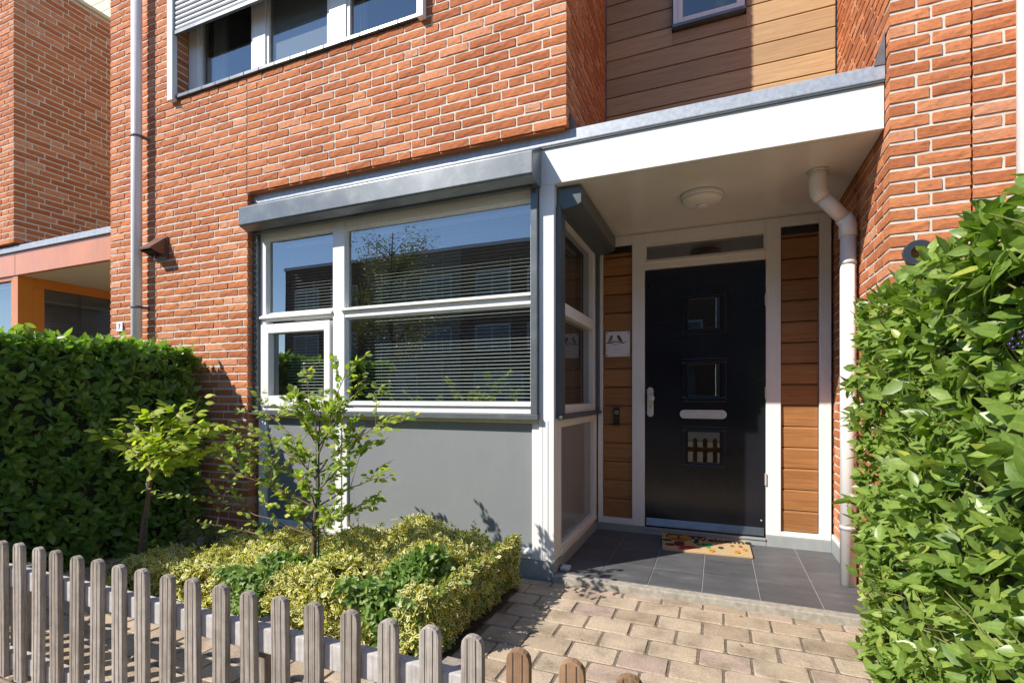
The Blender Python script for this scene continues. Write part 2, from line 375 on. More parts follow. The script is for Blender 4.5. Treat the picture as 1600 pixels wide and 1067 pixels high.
class MB:
    def __init__(s): s.v = []; s.f = []; s.mi = []; s.cur = 0; s.smooth = []
    def vert(s, *p): s.v.append(Vector(p)); return len(s.v) - 1
    def face(s, idx, sm=False): s.f.append(list(idx)); s.mi.append(s.cur); s.smooth.append(sm)
    def box(s, x0, x1, y0, y1, z0, z1):
        i = len(s.v)
        for z in (z0, z1):
            for (x, y) in ((x0, y0), (x1, y0), (x1, y1), (x0, y1)): s.v.append(Vector((x, y, z)))
        for q in ((3, 2, 1, 0), (4, 5, 6, 7), (0, 1, 5, 4), (1, 2, 6, 5), (2, 3, 7, 6), (3, 0, 4, 7)): s.face([i + k for k in q])
        return s
    def prism_x(s, prof, x0, x1):      # prof: (y,z) outline, extruded along x
        n = len(prof); i = len(s.v)
        for x in (x0, x1):
            for (y, z) in prof: s.v.append(Vector((x, y, z)))
        s.face([i + k for k in range(n)][::-1]); s.face([i + n + k for k in range(n)])
        for k in range(n):
            j = (k + 1) % n; s.face([i + k, i + j, i + n + j, i + n + k])
        return s
    def prism_y(s, prof, y0, y1):      # prof: (x,z)
        n = len(prof); i = len(s.v)
        for y in (y0, y1):
            for (x, z) in prof: s.v.append(Vector((x, y, z)))
        s.face([i + k for k in range(n)]); s.face([i + n + k for k in range(n)][::-1])
        for k in range(n):
            j = (k + 1) % n; s.face([i + j, i + k, i + n + k, i + n + j])
        return s
    def prism_z(s, prof, z0, z1):      # prof: (x,y)
        n = len(prof); i = len(s.v)
        for z in (z0, z1):
            for (x, y) in prof: s.v.append(Vector((x, y, z)))
        s.face([i + k for k in range(n)][::-1]); s.face([i + n + k for k in range(n)])
        for k in range(n):
            j = (k + 1) % n; s.face([i + k, i + j, i + n + j, i + n + k])
        return s
    def tube(s, pts, rad, n=12, cap=True):
        pts = [Vector(p) for p in pts]; i0 = len(s.v); m = len(pts)
        if not hasattr(rad, '__len__'): rad = [rad] * m
        up = Vector((0.13, 0.31, 0.94))
        for k, p in enumerate(pts):
            d = (pts[min(k + 1, m - 1)] - pts[max(k - 1, 0)]).normalized()
            a = d.cross(up)
            if a.length < 0.1: a = d.cross(Vector((1, 0.2, 0)))
            a.normalize(); b = a.cross(d).normalized(); up = b
            for j in range(n):
                t = 2 * math.pi * j / n
                s.v.append(p + (a * math.cos(t) + b * math.sin(t)) * rad[k])
        for k in range(m - 1):
            for j in range(n):
                j2 = (j + 1) % n
                s.face([i0 + k * n + j, i0 + (k + 1) * n + j, i0 + (k + 1) * n + j2, i0 + k * n + j2], True)
        if cap:
            s.face([i0 + j for j in range(n)]); s.face([i0 + (m - 1) * n + j for j in range(n)][::-1])
        return s
    def lathe(s, prof, cx, cy, n=32, axis='z'):    # prof: (r, h)
        i0 = len(s.v)
        for (r, h) in prof:
            for j in range(n):
                t = 2 * math.pi * j / n
                if axis == 'z': s.v.append(Vector((cx + r * math.cos(t), cy + r * math.sin(t), h)))
                else: s.v.append(Vector((cx + r * math.cos(t), h, cy + r * math.sin(t))))
        for k in range(len(prof) - 1):
            for j in range(n):
                j2 = (j + 1) % n
                s.face([i0 + k * n + j, i0 + k * n + j2, i0 + (k + 1) * n + j2, i0 + (k + 1) * n + j], True)
        s.face([i0 + j for j in range(n)][::-1]); s.face([i0 + (len(prof) - 1) * n + j for j in range(n)])
        return s
    def build(s, name, mat, parent=None, bevel=0.0, rv=None, origin=None, seg=2):
        vs = s.v
        if origin is None:
            xs = [v.x for v in vs]; ys = [v.y for v in vs]; zs = [v.z for v in vs]
            origin = Vector(((min(xs) + max(xs)) / 2, (min(ys) + max(ys)) / 2, min(zs)))
        me = bpy.data.meshes.new(name)
        me.from_pydata([tuple(v - Vector(origin)) for v in vs], [], s.f)
        mats = mat if isinstance(mat, (list, tuple)) else [mat]
        for m_ in mats: me.materials.append(m_)
        me.polygons.foreach_set("material_index", s.mi); me.polygons.foreach_set("use_smooth", s.smooth)
        bm = bmesh.new(); bm.from_mesh(me)
        bmesh.ops.recalc_face_normals(bm, faces=bm.faces)
        if bevel > 0:
            es = [e for e in bm.edges if len(e.link_faces) == 2 and e.calc_face_angle(0) > 0.6]
            bmesh.ops.bevel(bm, geom=es, offset=bevel, segments=seg, affect='EDGES', profile=0.6, clamp_overlap=True)
        bm.to_mesh(me); bm.free()
        add_attr(me, "rnd", [rnd.random() if rv is None else rv] * len(me.polygons))
        o = bpy.data.objects.new(name, me)
        return link(o, parent, origin)
def bx(name, mat, parent, x0, x1, y0, y1, z0, z1, bevel=0.0015, rv=None):
    return MB().box(x0, x1, y0, y1, z0, z1).build(name, mat, parent, bevel, rv)

def text_mb(txt, size, depth, font_offset=0.0):
    cu = bpy.data.curves.new("lettering", 'FONT'); cu.body = txt; cu.size = size; cu.extrude = depth
    cu.align_x = 'CENTER'; cu.align_y = 'CENTER'; cu.offset = font_offset; cu.resolution_u = 3
    o = bpy.data.objects.new("lettering", cu); COL.objects.link(o)
    dg = bpy.context.evaluated_depsgraph_get(); dg.update()
    me = bpy.data.meshes.new_from_object(o.evaluated_get(dg))
    bpy.data.objects.remove(o); bpy.data.curves.remove(cu)
    return me

# ------------------------------------------------------------------ piece meshes shared between alike pieces
PIECE = {}
def brick_mesh(length, var, depth=0.098, h=0.0470):
    key = ('b', round(length, 3), var, round(depth, 3), round(h, 3))
    if key in PIECE: return PIECE[key]
    r = random.Random(hash(key[1:]) & 0xffff)
    nx = max(2, int(round(length / 0.045))); nz = 2
    v = []; f = []
    x0 = -length / 2
    for k in range(nz + 1):
        for i in range(nx + 1):
            edge = (i in (0, nx)) or (k in (0, nz))
            corner = (i in (0, nx)) and (k in (0, nz))
            x = x0 + length * i / nx; z = h * k / nz
            if i in (0, nx): x += r.uniform(-.0012, .0012)
            else: x += r.uniform(-.006, .006)
            if k in (0, nz): z += r.uniform(-.0010, .0010)
            y = r.uniform(-.0016, .0022) + (0.0012 if edge else -0.0006)
            v.append((x, y, z))
    W = nx + 1
    for k in range(nz):
        for i in range(nx): f.append((k * W + i, k * W + i + 1, (k + 1) * W + i + 1, (k + 1) * W + i))
    b = len(v)
    v += [(x0, depth, 0), (-x0, depth, 0), (-x0, depth, h), (x0, depth, h)]
    f.append([b + 1, b] + [i for i in range(W)])
    f.append([b + 3, b + 2] + [nz * W + i for i in range(nx, -1, -1)])
    f.append([b, b + 3] + [k * W for k in range(nz, -1, -1)])
    f.append([b + 2, b + 1] + [k * W + nx for k in range(nz + 1)])
    f.append((b, b + 1, b + 2, b + 3))
    PIECE[key] = (np.array(v, dtype=np.float64), f, r.random())
    return PIECE[key]
PM = {}
def piece_object_mesh(key, data, mat, smooth=False):
    if key in PM: return PM[key]
    v, f, rv = data
    me = bpy.data.meshes.new(key[0]); me.from_pydata([tuple(p) for p in v], [], [list(q) for q in f])
    me.materials.append(mat); add_attr(me, "rnd", [rv] * len(me.polygons))
    if smooth: me.polygons.foreach_set("use_smooth", [True] * len(me.polygons))
    PM[key] = me; return me
def joined(name, items, mat, parent, rvs=None, smooth=False):
    """items: (data, 3x3 rotation, position) -> one mesh, kind stuff"""
    vs = []; fs = []; rv = []; off = 0
    for i, (data, R, T) in enumerate(items):
        v, f, r0 = data
        vs.append(v @ R.T + T)
        for q in f: fs.append([k + off for k in q]); rv.append(r0 if rvs is None else rvs[i])
        off += len(v)
    if not vs: return None
    V = np.concatenate(vs)
    org = Vector(((V[:, 0].min() + V[:, 0].max()) / 2, (V[:, 1].min() + V[:, 1].max()) / 2, V[:, 2].min()))
    me = bpy.data.meshes.new(name); me.from_pydata([tuple(p) for p in (V - np.array(org))], [], fs)
    me.materials.append(mat); add_attr(me, "rnd", rv)
    if smooth: me.polygons.foreach_set("use_smooth", [True] * len(me.polygons))
    o = bpy.data.objects.new(name, me); o['kind'] = 'stuff'
    return link(o, parent, org)
def rotz(a):
    c, s = math.cos(a), math.sin(a); return np.array([[c, -s, 0], [s, c, 0], [0, 0, 1.0]])

# ------------------------------------------------------------------ brickwork
PITCH, BH, JN = 0.0632, 0.0470, 0.0135
def rows_fill(a0, a1, z0, z1, holes=(), base=2.77, seed=1, a0_odd=None, a1_odd=None):
    """wild bond: list of (centre along wall, z bottom, length)"""
    r = random.Random(seed); out = []; prev = []
    k0 = math.ceil((z0 - base) / PITCH - 1e-6); k1 = int(math.floor((z1 - base - BH) / PITCH + 1e-6))
    for k in range(k0, k1 + 1):
        z = base + k * PITCH
        ivs = [(a0_odd if (k % 2 and a0_odd is not None) else a0, a1_odd if (k % 2 and a1_odd is not None) else a1)]
        for (h0, h1, hz0, hz1) in holes:
            if z + BH > hz0 + 0.002 and z < hz1 - 0.002:
                nv = []
                for (p, q) in ivs:
                    if h1 <= p or h0 >= q: nv.append((p, q)); continue
                    if h0 - p > 0.03: nv.append((p, h0))
                    if q - h1 > 0.03: nv.append((h1, q))
                ivs = nv
        joints = []
        for (p, q) in ivs:
            x = p; first = True
            while q - x > 0.02:
                rem = q - x
                if rem <= 0.235: L = rem
                else:
                    for tr in range(8):
                        L = r.choice((0.21, 0.21, 0.21, 0.10)) if not first else ((0.21, 0.10, 0.155)[(k + (seed % 3)) % 3 if tr == 0 else r.randrange(3)])
                        if rem - L < 0.06: L = rem - 0.11 if rem - 0.11 > 0.06 else rem / 2
                        j = x + L + JN / 2
                        if all(abs(j - pj) > 0.03 for pj in prev): break
                out.append((x + L / 2, z, L)); joints.append(x + L + JN / 2); x += L + JN; first = False
        prev = joints
    return out

def brick_parts(parent, entries, mat, limit, name='brick'):
    """entries: (key, data, R, angle, T, size).  The largest seen become parts, the rest one joined part."""
    sc = [(shown_size(e[4][0], e[4][1], e[4][2], e[5]), i) for i, e in enumerate(entries)]
    sc.sort(reverse=True)
    big = set(i for s, i in sc[:limit] if s > 0.0001)
    for i in sorted(big):
        key, data, R, ang, T, size = entries[i]
        o = bpy.data.objects.new(name, piece_object_mesh(key, data, mat))
        link(o, parent, Vector(T)); o.rotation_euler = (0, 0, ang)
    rest = [(e[1], e[2], np.array(e[4])) for i, e in enumerate(entries) if i not in big]
    if rest: joined(name + '_field', rest, mat, parent)
def face_entries(rows, face, plane, seed, depth=0.098):
    """face: '-y' bricks run along x on plane y; '+x' / '-x' bricks run along y on plane x"""
    r = random.Random(seed); out = []
    for (c, z, L) in rows:
        var = r.randrange(9); Lq = round(L, 3)
        data = brick_mesh(Lq, var, depth)
        key = ('brick', Lq, var, depth)
        j = r.uniform(-0.0012, 0.0012)
        if face == '-y': ang, T = 0.0, (c, plane + j, z)
        elif face == '+x': ang, T = math.pi / 2, (plane + j, c, z)
        else: ang, T = -math.pi / 2, (plane + j, c, z)
        out.append((key, data, rotz(ang), ang, T, L))
    return out

YB = 2.95          # face of the brickwork
YC = 4.11          # upper cladding
YF = 3.02          # face of bay and canopy fascia
YD = 4.22          # door frame face
XL, XO, XR = -5.32, -3.53, -0.855   # main volume: left end, bay opening, right end
XP = 0.767         # inner corner of right pier
REP = -6.135       # the row repeats by this much
ZO = 2.77

# ================================================================== SETTING
g = MB().box(-70, 70, -60, 60, -0.5, -0.075).build("ground", M['sand'], None, 0); g['kind'] = 'structure'
rd = MB().box(-60, 60, -11.5, -5.5, -0.2, -0.06).build("road", M['asphalt'], None, 0); rd['kind'] = 'structure'

# paving of clay pavers
paving = MB().box(-6.0, 3.0, -2.0, 3.008, -0.16, -0.0445).build("paving", M['sand'], None, 0); paving['kind'] = 'structure'
def paver_mesh(L, W, var):
    key = ('p', round(L, 3), round(W, 3), var)
    if key in PIECE: return PIECE[key]
    r = random.Random(hash(key[1:]) & 0xffff)
    v = []; f = []
    hx, hy = L / 2, W / 2; b = 0.005 + 0.002 * r.random()
    def ring(ins, z, jit):
        i = len(v); c = 0.008
        for (sx, sy) in ((-1, -1), (1, -1), (1, 1), (-1, 1)):
            X = sx * (hx - ins); Y = sy * (hy - ins)
            pts = [(X, Y - sy * c), (X - sx * c, Y)] if sx * sy > 0 else [(X - sx * c, Y), (X, Y - sy * c)]
            if (sx, sy) in ((-1, -1), (1, 1)): pts = [(X, Y - sy * c), (X - sx * c, Y)]
            for p in pts: v.append((p[0] + r.uniform(-jit, jit), p[1] + r.uniform(-jit, jit), z + r.uniform(-jit, jit) * 0.6))
        return [i + k for k in range(8)]
    R0 = ring(0, -0.05, 0.0); R1 = ring(0.0005, -0.008, 0.0018); R2 = ring(b, 0.0, 0.0014)
    for A, B in ((R0, R1), (R1, R2)):
        for k in range(8): f.append((A[k], A[(k + 1) % 8], B[(k + 1) % 8], B[k]))
    f.append(tuple(R2))
    PIECE[key] = (np.array(v, dtype=np.float64), f, r.random()); return PIECE[key]
ents = []; prr = random.Random(5)
PW, PH = 0.219, 0.150
k = 0; y1 = 3.004
while y1 > 0.2:
    y0 = 2.92 if k == 0 else y1 - PH
    W = y1 - y0
    xo = -0.846 + (PW / 2 if k % 2 == 0 else 0) + prr.uniform(-.01, .01)
    i0 = int((-4.3 - xo) / PW); x = xo + i0 * PW
    while x < 2.0:
        var = prr.randrange(12) if k else 20 + prr.randrange(4)
        data = paver_mesh(PW - 0.0042, round(W, 3) - 0.0042, var)
        T = (x + PW / 2, (y0 + y1) / 2, -0.04 + prr.uniform(-.0022, .0022))
        inbed = (-3.55 < T[0] < -1.12 and 1.98 < T[1] < 2.75)
        if not inbed:
            a = prr.uniform(-.012, .012)
            ents.append((('paver', round(W, 3), var), data, rotz(a), a, T, PW))
        x += PW
    y1 = y0; k += 1
brick_parts(paving, ents, M['paver'], 290, 'paver')
bed = MB()
n = 26
for j in range(9):
    for i in range(n + 1): bed.v.append(Vector((-3.60 + 2.50 * i / n, 1.95 + 0.85 * j / 8, -0.036 + 0.03 * rnd.random() * (0 < j < 8))))
for j in range(8):
    for i in range(n): bed.face([j * (n + 1) + i, j * (n + 1) + i + 1, (j + 1) * (n + 1) + i + 1, (j + 1) * (n + 1) + i], True)
bed = bed.build("planting_bed", M['soil'], None, 0); bed['kind'] = 'structure'

# porch floor: slate tiles with pale grout and a concrete border
porch = MB().box(-0.955, XP, 3.0, YD, -0.3, -0.004).build("porch_floor", M['grout'], None, 0); porch['kind'] = 'structure'
bx("border_stone", M['kerb'], porch, -0.95, XP - 0.002, 2.998, 3.068, -0.12, 0.001, 0.006)
xs = [-0.952, -0.695, -0.392, -0.090, 0.213, 0.516, XP - 0.003]
ys = [3.072, 3.388, 3.712, 4.032, 4.205]
for j in range(4):
    for i in range(6):
        MB().box(xs[i] + 0.0025, xs[i + 1] - 0.0025, ys[j] + 0.0025, ys[j + 1] - 0.0025, -0.02, 0.0).build("floor_tile", M['tile'], porch, 0.0012, seg=1)

# ================================================================== OUR HOUSE
house = thing("brick_house", "orange brick terraced house with grey-white bay window, white canopy and black front door", "house", (-2.3, 4.0, 0), "terraced brick houses in the row")
# --- mortar backing walls (each with its openings)
def mortar_pieces(mb, rects, y0=YB + 0.0062, y1=YB + 0.105):
    for (x0, x1, z0, z1) in rects: mb.box(x0, x1, y0, y1, z0, z1)
WX0, WX1, WZ0, WZ1 = -4.375, -1.885, 3.755, 5.30       # upper window opening
w = MB()
e = 0.005
mortar_pieces(w, [(XL + e, -4.764, -0.1, 6.0), (-4.754, WX0 - e, -0.1, 6.0), (WX0 - e, XO - e - 0.009, -0.1, WZ0 - 0.06),
                  (WX0 - e, -3.544, WZ1 + e, 6.0), (-3.532, WX1 + e, WZ1 + e, 6.0), (-3.532, WX1 + e, ZO + e, WZ0 - 0.06), (WX1 + e, XR - e, ZO + e, 6.0)])
w.box(XL + e, XL + 0.3, YB + 0.11, 7.0, -0.1, 6.0)
w.box(XL + 0.31, XO - 0.02, YB + 0.115, YB + 0.19, -0.1, 3.69)
front_wall = w.build("front_wall", M['mortar'], house, 0)
# dark backing seen in the movement joints
bx("joint_backing", M['dark'], front_wall, -4.79, -4.73, YB + 0.107, YB + 0.112, 0, 6, 0)
bx("joint_backing", M['dark'], front_wall, -3.56, -3.51, YB + 0.107, YB + 0.112, ZO + 0.02, WZ0 - 0.08, 0)
ent = []
ent += face_entries(rows_fill(XL, -4.765, -0.05, 6, seed=3), '-y', YB, 31)
ent += face_entries(rows_fill(-4.753, XO, -0.05, ZO - 0.005, seed=4), '-y', YB, 32)
ent += face_entries(rows_fill(-4.753, -3.546, ZO, 6, holes=[(WX0, 9, WZ0 - 0.048, WZ1)], seed=5), '-y', YB, 33)
ent += face_entries(rows_fill(-3.530, XR, ZO, 6, holes=[(-9, WX1, WZ0 - 0.048, WZ1)], seed=6, a1_odd=XR - 0.098 - JN), '-y', YB, 34)
side = rows_fill(YB + 0.11, YC, ZO, 6.0, seed=8, a0_odd=YB + 0.001)
ent += face_entries(side, '+x', XR, 35)
brick_parts(front_wall, ent, M['brick'], 300)
sw = MB().box(XR - 0.105, XR - 0.0062, YB + 0.108, YC + 0.1, ZO + e, 6.0).build("side_wall", M['mortar'], house, 0)
bx("lintel", M['brick'], house, -3.525, XR - 0.02, YB + 0.012, YB + 0.100, ZO - 0.012, ZO - 0.002, 0)
# roof of the brick volume and coping
bx("parapet_cap", M['zinc'], house, XL - 0.03, XR + 0.03, YB - 0.03, YC + 0.1, 6.0, 6.06, 0.004)
bx("roof", M['lead'], house, XL, 2.2, YC + 0.2, 9.0, 6.0, 6.1, 0.004)

# --- upper cladding boards
cb = MB()
cb.box(XR + 0.0, -0.33, YC + 0.03, YC + 0.08, 2.7, 6.0).box(0.185, 0.76, YC + 0.03, YC + 0.08, 2.7, 6.0).box(-0.33, 0.185, YC + 0.03, YC + 0.08, 2.7, 3.965).box(-0.33, 0.185, YC + 0.03, YC + 0.08, 4.75, 6.0)
cladding = cb.build("upper_cladding", M['dark'], house, 0)
z = 2.655; i = 0
while z < 5.95:
    zt = z + 0.151 - 0.008
    for (a, b_) in ([(XR + 0.006, 0.757)] if (zt < 3.962 or z > 4.755) else [(XR + 0.006, -0.336), (0.191, 0.757)]):
        pass
    for (a, b_, zt) in [(q0, q1, zt) for (q0, q1) in ([(XR + 0.006, 0.757)] if (zt < 3.962 or z > 4.755) else [(XR + 0.006, -0.336), (0.191, 0.757)])] + ([(-0.335, 0.190, 3.960)] if z < 3.95 < zt else []):
        MB().prism_x([(YC + 0.004, z), (YC + 0.0, zt - 0.01), (YC + 0.006, zt), (YC + 0.028, zt), (YC + 0.028, z)], a, b_).build("board", M['clad_up'], cladding, 0.001, seg=1)
    z += 0.151; i += 1
# boards partly hidden beside the window need no gap: close the row that crosses its sill
bx("edge_trim", M['lead'], cladding, XR, XR + 0.006, YC - 0.002, YC + 0.03, 2.76, 6, 0)
bx("edge_trim", M['dark'], cladding, 0.7575, 0.7645, YC - 0.002, YC + 0.03, 2.76, 6, 0)
# small upper window
sw2 = MB()
sw2.box(-0.325, -0.255, YC - 0.03, YC + 0.06, 3.99, 4.73).box(0.125, 0.18, YC - 0.03, YC + 0.06, 3.99, 4.73).box(-0.255, 0.125, YC - 0.03, YC + 0.06, 3.99, 4.035).box(-0.255, 0.125, YC - 0.03, YC + 0.06, 4.68, 4.73)
sw2.box(-0.290, -0.268, YC - 0.034, YC - 0.031, 4.0, 4.72)
small_window = sw2.build("small_window", M['white'], house, 0.003)
bx("window_sill", M['anth_light'], small_window, -0.33, 0.185, YC - 0.05, YC + 0.0, 3.965, 3.988, 0.002)
bx("pane", M['glass_dark'], small_window, -0.255, 0.125, YC + 0.005, YC + 0.012, 4.035, 4.68, 0)
bx("window_reveal", M['black'], small_window, -0.334, -0.327, YC - 0.03, YC + 0.03, 3.965, 4.75, 0)
bx("window_reveal", M['black'], small_window, 0.182, 0.188, YC - 0.03, YC + 0.03, 3.965, 4.75, 0)
# things standing on the inner sill of the small window
mb = MB(); mb.lathe([(0.02, 4.04), (0.05, 4.06), (0.055, 4.14), (0.035, 4.2), (0.03, 4.22)], 0.02, YC + 0.11, 20)
mb.build("vase", M['clad_up'], small_window, 0)
bx("sill_box", M['clad_up'], small_window, 0.05, 0.12, YC + 0.09, YC + 0.2, 4.04, 4.13, 0.004)
bx("inner_sill", M['white'], small_window, -0.33, 0.18, YC + 0.065, YC + 0.25, 4.015, 4.038, 0.002)

# --- rooms behind the glass
def room(name, x0, x1, y0, y1, z0, z1, parent):
    mb = MB()
    t = 0.05
    mb.box(x0 - t, x1 + t, y1, y1 + t, z0, z1).box(x0 - t, x0, y0, y1, z0, z1).box(x1, x1 + t, y0, y1, z0, z1)
    mb.cur = 1; mb.box(x0 - t, x1 + t, y0, y1 + t, z0 - t, z0)
    mb.cur = 0; mb.box(x0 - t, x1 + t, y0, y1 + t, z1, z1 + t)
    return mb.build(name, [M['room'], M['roomfloor']], parent, 0)
room("living_room", -4.9, -1.16, 3.17, 7.2, 0.05, 2.43, house)
room("bedroom", -4.6, -1.2, 3.12, 6.5, 3.2, 5.45, house)
room("hall", -0.80, 0.72, 4.33, 6.5, 0.02, 2.5, house)
room("landing", -0.8, 0.7, YC + 0.26, 6.2, 3.0, 5.4, house)
bx("sofa", M['screen'], house, -4.6, -2.9, 4.6, 5.3, 0.05, 0.85, 0.05)
bx("table", M['roomfloor'], house, -2.6, -1.6, 4.4, 5.2, 0.72, 0.78, 0.005)

# --- upper window with a half lowered roller shutter
uy = 3.05
f = MB()
f.box(WX0 + 0.004, -4.255, uy, uy + 0.07, WZ0, WZ1).box(-3.59, -3.45, uy, uy + 0.07, WZ0, WZ1).box(-2.78, -2.62, uy, uy + 0.07, WZ0, WZ1).box(-1.96, WX1 - 0.004, uy, uy + 0.07, WZ0, WZ1)
f.box(-4.255, -3.59, uy + .004, uy + 0.07, WZ0, WZ0 + 0.03).box(-3.45, -2.78, uy + 0.004, uy + 0.07, WZ0, WZ0 + 0.05).box(-2.62, -1.96, uy + 0.004, uy + 0.07, WZ0, WZ0 + 0.03)
f.box(-4.255, -1.96, uy + .004, uy + 0.07, WZ1 - 0.08, WZ1 - 0.004)
upper = f.build("upper_window", M['white'], house, 0.003)
for (a, b_) in ((-4.255, -3.59), (-3.45, -2.78), (-2.62, -1.96)):
    bx("pane", M['glass'], upper, a, b_, uy + 0.035, uy + 0.042, WZ0 + 0.03, WZ1 - 0.08, 0)
    s = MB(); s.box(a, a + 0.03, uy + 0.012, uy + 0.034, WZ0 + 0.05, WZ1 - 0.08).box(b_ - 0.03, b_, uy + 0.012, uy + 0.034, WZ0 + 0.05, WZ1 - 0.08)
    s.build("sash", M['white'], upper, 0.002)
bx("insect_screen", M['screen'], upper, -3.42, -2.81, uy + 0.052, uy + 0.056, WZ0 + 0.05, WZ1 - 0.08, 0)
c = MB()
for (a, b_) in ((-4.27, -4.10), (-2.75, -2.55)):
    nseg = 30
    for q in range(nseg):
        x0 = a + (b_ - a) * q / nseg; x1 = a + (b_ - a) * (q + 1) / nseg
        o1 = 0.02 * math.sin(q * 1.4); o2 = 0.02 * math.sin((q + 1) * 1.4)
        i = len(c.v); c.v += [Vector((x0, 3.22 + o1, WZ0 - 0.2)), Vector((x1, 3.22 + o2, WZ0 - 0.2)), Vector((x1, 3.22 + o2, WZ1)), Vector((x0, 3.22 + o1, WZ1))]
        c.face([i, i + 1, i + 2, i + 3], True)
c.build("curtain", M['slat'], upper, 0)
# grey sill tiles
x = WX0 + 0.006; 
while x < WX1 - 0.03:
    x2 = min(x + 0.165, WX1 - 0.006)
    MB().prism_x([(YB - 0.022, WZ0 - 0.046), (YB - 0.022, WZ0 - 0.02), (YB + 0.098, WZ0 - 0.002), (YB + 0.098, WZ0 - 0.05)], x, x2 - 0.006).build("sill_tile", M['anth_light'], upper, 0.002)
    x = x2
rs = MB().box(-4.436, WX0 + 0.006, YB - 0.05, YB - 0.004, WZ0 - 0.07, WZ1 + 0.1).box(WX1 - 0.006, -1.842, YB - 0.05, YB - 0.004, WZ0 - 0.07, WZ1 + 0.1)
rs.box(-4.436, -1.842, YB - 0.13, YB - 0.004, WZ1 + 0.1, WZ1 + 0.28)
shutter = rs.build("upper_roller_shutter", M['zinc_pipe'], house, 0.003)
z = 4.285
while z < WZ1 + 0.09:
    MB().prism_x([(YB - 0.022, z), (YB - 0.030, z + 0.006), (YB - 0.033, z + 0.02), (YB - 0.030, z + 0.034), (YB - 0.022, z + 0.0405), (YB - 0.016, z + 0.0405), (YB - 0.016, z)], WX0 + 0.008, WX1 - 0.008).build("shutter_slat", M['slat_grey'], shutter, 0)
    z += 0.0425
bx("bottom_lath", M['anth_light'], shutter, WX0 + 0.008, WX1 - 0.008, YB - 0.036, YB - 0.014, 4.250, 4.282, 0.003)

# --- bay window, front
bay = MB()
fy0, fy1 = YF + 0.010, YF + 0.085
bay.box(-3.478, -3.418, fy0, fy1, 1.005, 2.452)                    # left stile
bay.box(-2.722, -2.612, fy0 - 0.004, fy1, 1.005, 2.452)            # mullion
bay.box(-3.418, -2.722, fy0, fy1, 2.392, 2.452).box(-2.612, -1.102, fy0, fy1, 2.382, 2.452)   # head
bay.box(-3.418, -2.722, fy0, fy1, 1.732, 1.782).box(-2.612, -1.102, fy0, fy1, 1.712, 1.775)   # transom
bay.box(-3.418, -2.722, fy0, fy1, 1.005, 1.034).box(-2.612, -1.102, fy0, fy1, 1.005, 1.068)   # bottom rail
bay.box(-1.114, -1.102, fy0, fy1, 1.068, 1.712).box(-1.114, -1.102, fy0, fy1, 1.775, 2.382)
bay_frame = bay.build("bay_window", M['white'], house, 0.004)
lw = MB()   # sloping weather ledges above transom and bottom rail, glazing beads
lw.prism_x([(fy0 - 0.026, 1.762), (fy0 - 0.026, 1.778), (fy0 + 0.03, 1.794), (fy0 + 0.03, 1.777)], -2.640, -1.104)
lw.prism_x([(fy0 - 0.022, 1.748), (fy0 - 0.022, 1.764), (fy0 + 0.03, 1.800), (fy0 + 0.03, 1.783)], -3.470, -2.724)
lw.prism_x([(fy0 - 0.016, 1.053), (fy0 - 0.016, 1.068), (fy0 + 0.03, 1.084), (fy0 + 0.03, 1.069)], -2.600, -1.104)
lw.build("weather_bead", M['white'], bay_frame, 0.002)
gb = MB()
for (a, b_, z0, z1) in ((-3.418, -2.722, 1.80, 2.392), (-2.612, -1.114, 1.794, 2.382), (-2.612, -1.114, 1.084, 1.712)):
    gb.box(a, a + 0.014, fy0 + 0.018, fy0 + 0.035, z0, z1).box(b_ - 0.010, b_, fy0 + 0.018, fy0 + 0.035, z0, z1).box(a + 0.014, b_ - 0.010, fy0 + 0.018, fy0 + 0.035, z1 - 0.012, z1)
gb.build("glazing_bead", M['white'], bay_frame, 0.002)
sash = MB()   # opening casement, lower left
sash.box(-3.455, -3.372, fy0 - 0.018, fy0 + 0.04, 1.040, 1.700).box(-2.796, -2.740, fy0 - 0.018, fy0 + 0.04, 1.040, 1.700)
sash.box(-3.372, -2.796, fy0 - 0.018, fy0 + 0.04, 1.040, 1.125).box(-3.372, -2.796, fy0 - 0.018, fy0 + 0.04, 1.628, 1.700)
sash.build("casement", M['white'], bay_frame, 0.004)
for (a, b_, z0, z1) in ((-3.404, -2.732, 1.80, 2.38), (-2.598, -1.124, 1.794, 2.37), (-2.598, -1.124, 1.084, 1.70), (-3.372, -2.796, 1.125, 1.628)):
    bx("pane", M['glass'], bay_frame, a, b_, fy0 + 0.036, fy0 + 0.042, z0, z1, 0)
sp = MB()     # aluminium spacer between the two sheets
for (a, b_, z0, z1) in ((-3.404, -2.732, 1.80, 2.38), (-2.598, -1.124, 1.794, 2.37), (-2.598, -1.124, 1.084, 1.70), (-3.372, -2.796, 1.125, 1.628)):
    y0, y1 = fy0 + 0.044, fy0 + 0.056; t = 0.008
    sp.box(a, a + t, y0, y1, z0, z1).box(b_ - t, b_, y0, y1, z0, z1).box(a + t, b_ - t, y0, y1, z0, z0 + t).box(a + t, b_ - t, y0, y1, z1 - t, z1)
sp.build("glass_spacer", M['anthracite'], bay_frame, 0)
bx("inner_window_board", M['white'], bay_frame, -3.478, -1.10, fy1 + 0.002, fy1 + 0.25, 1.02, 1.045, 0.003)
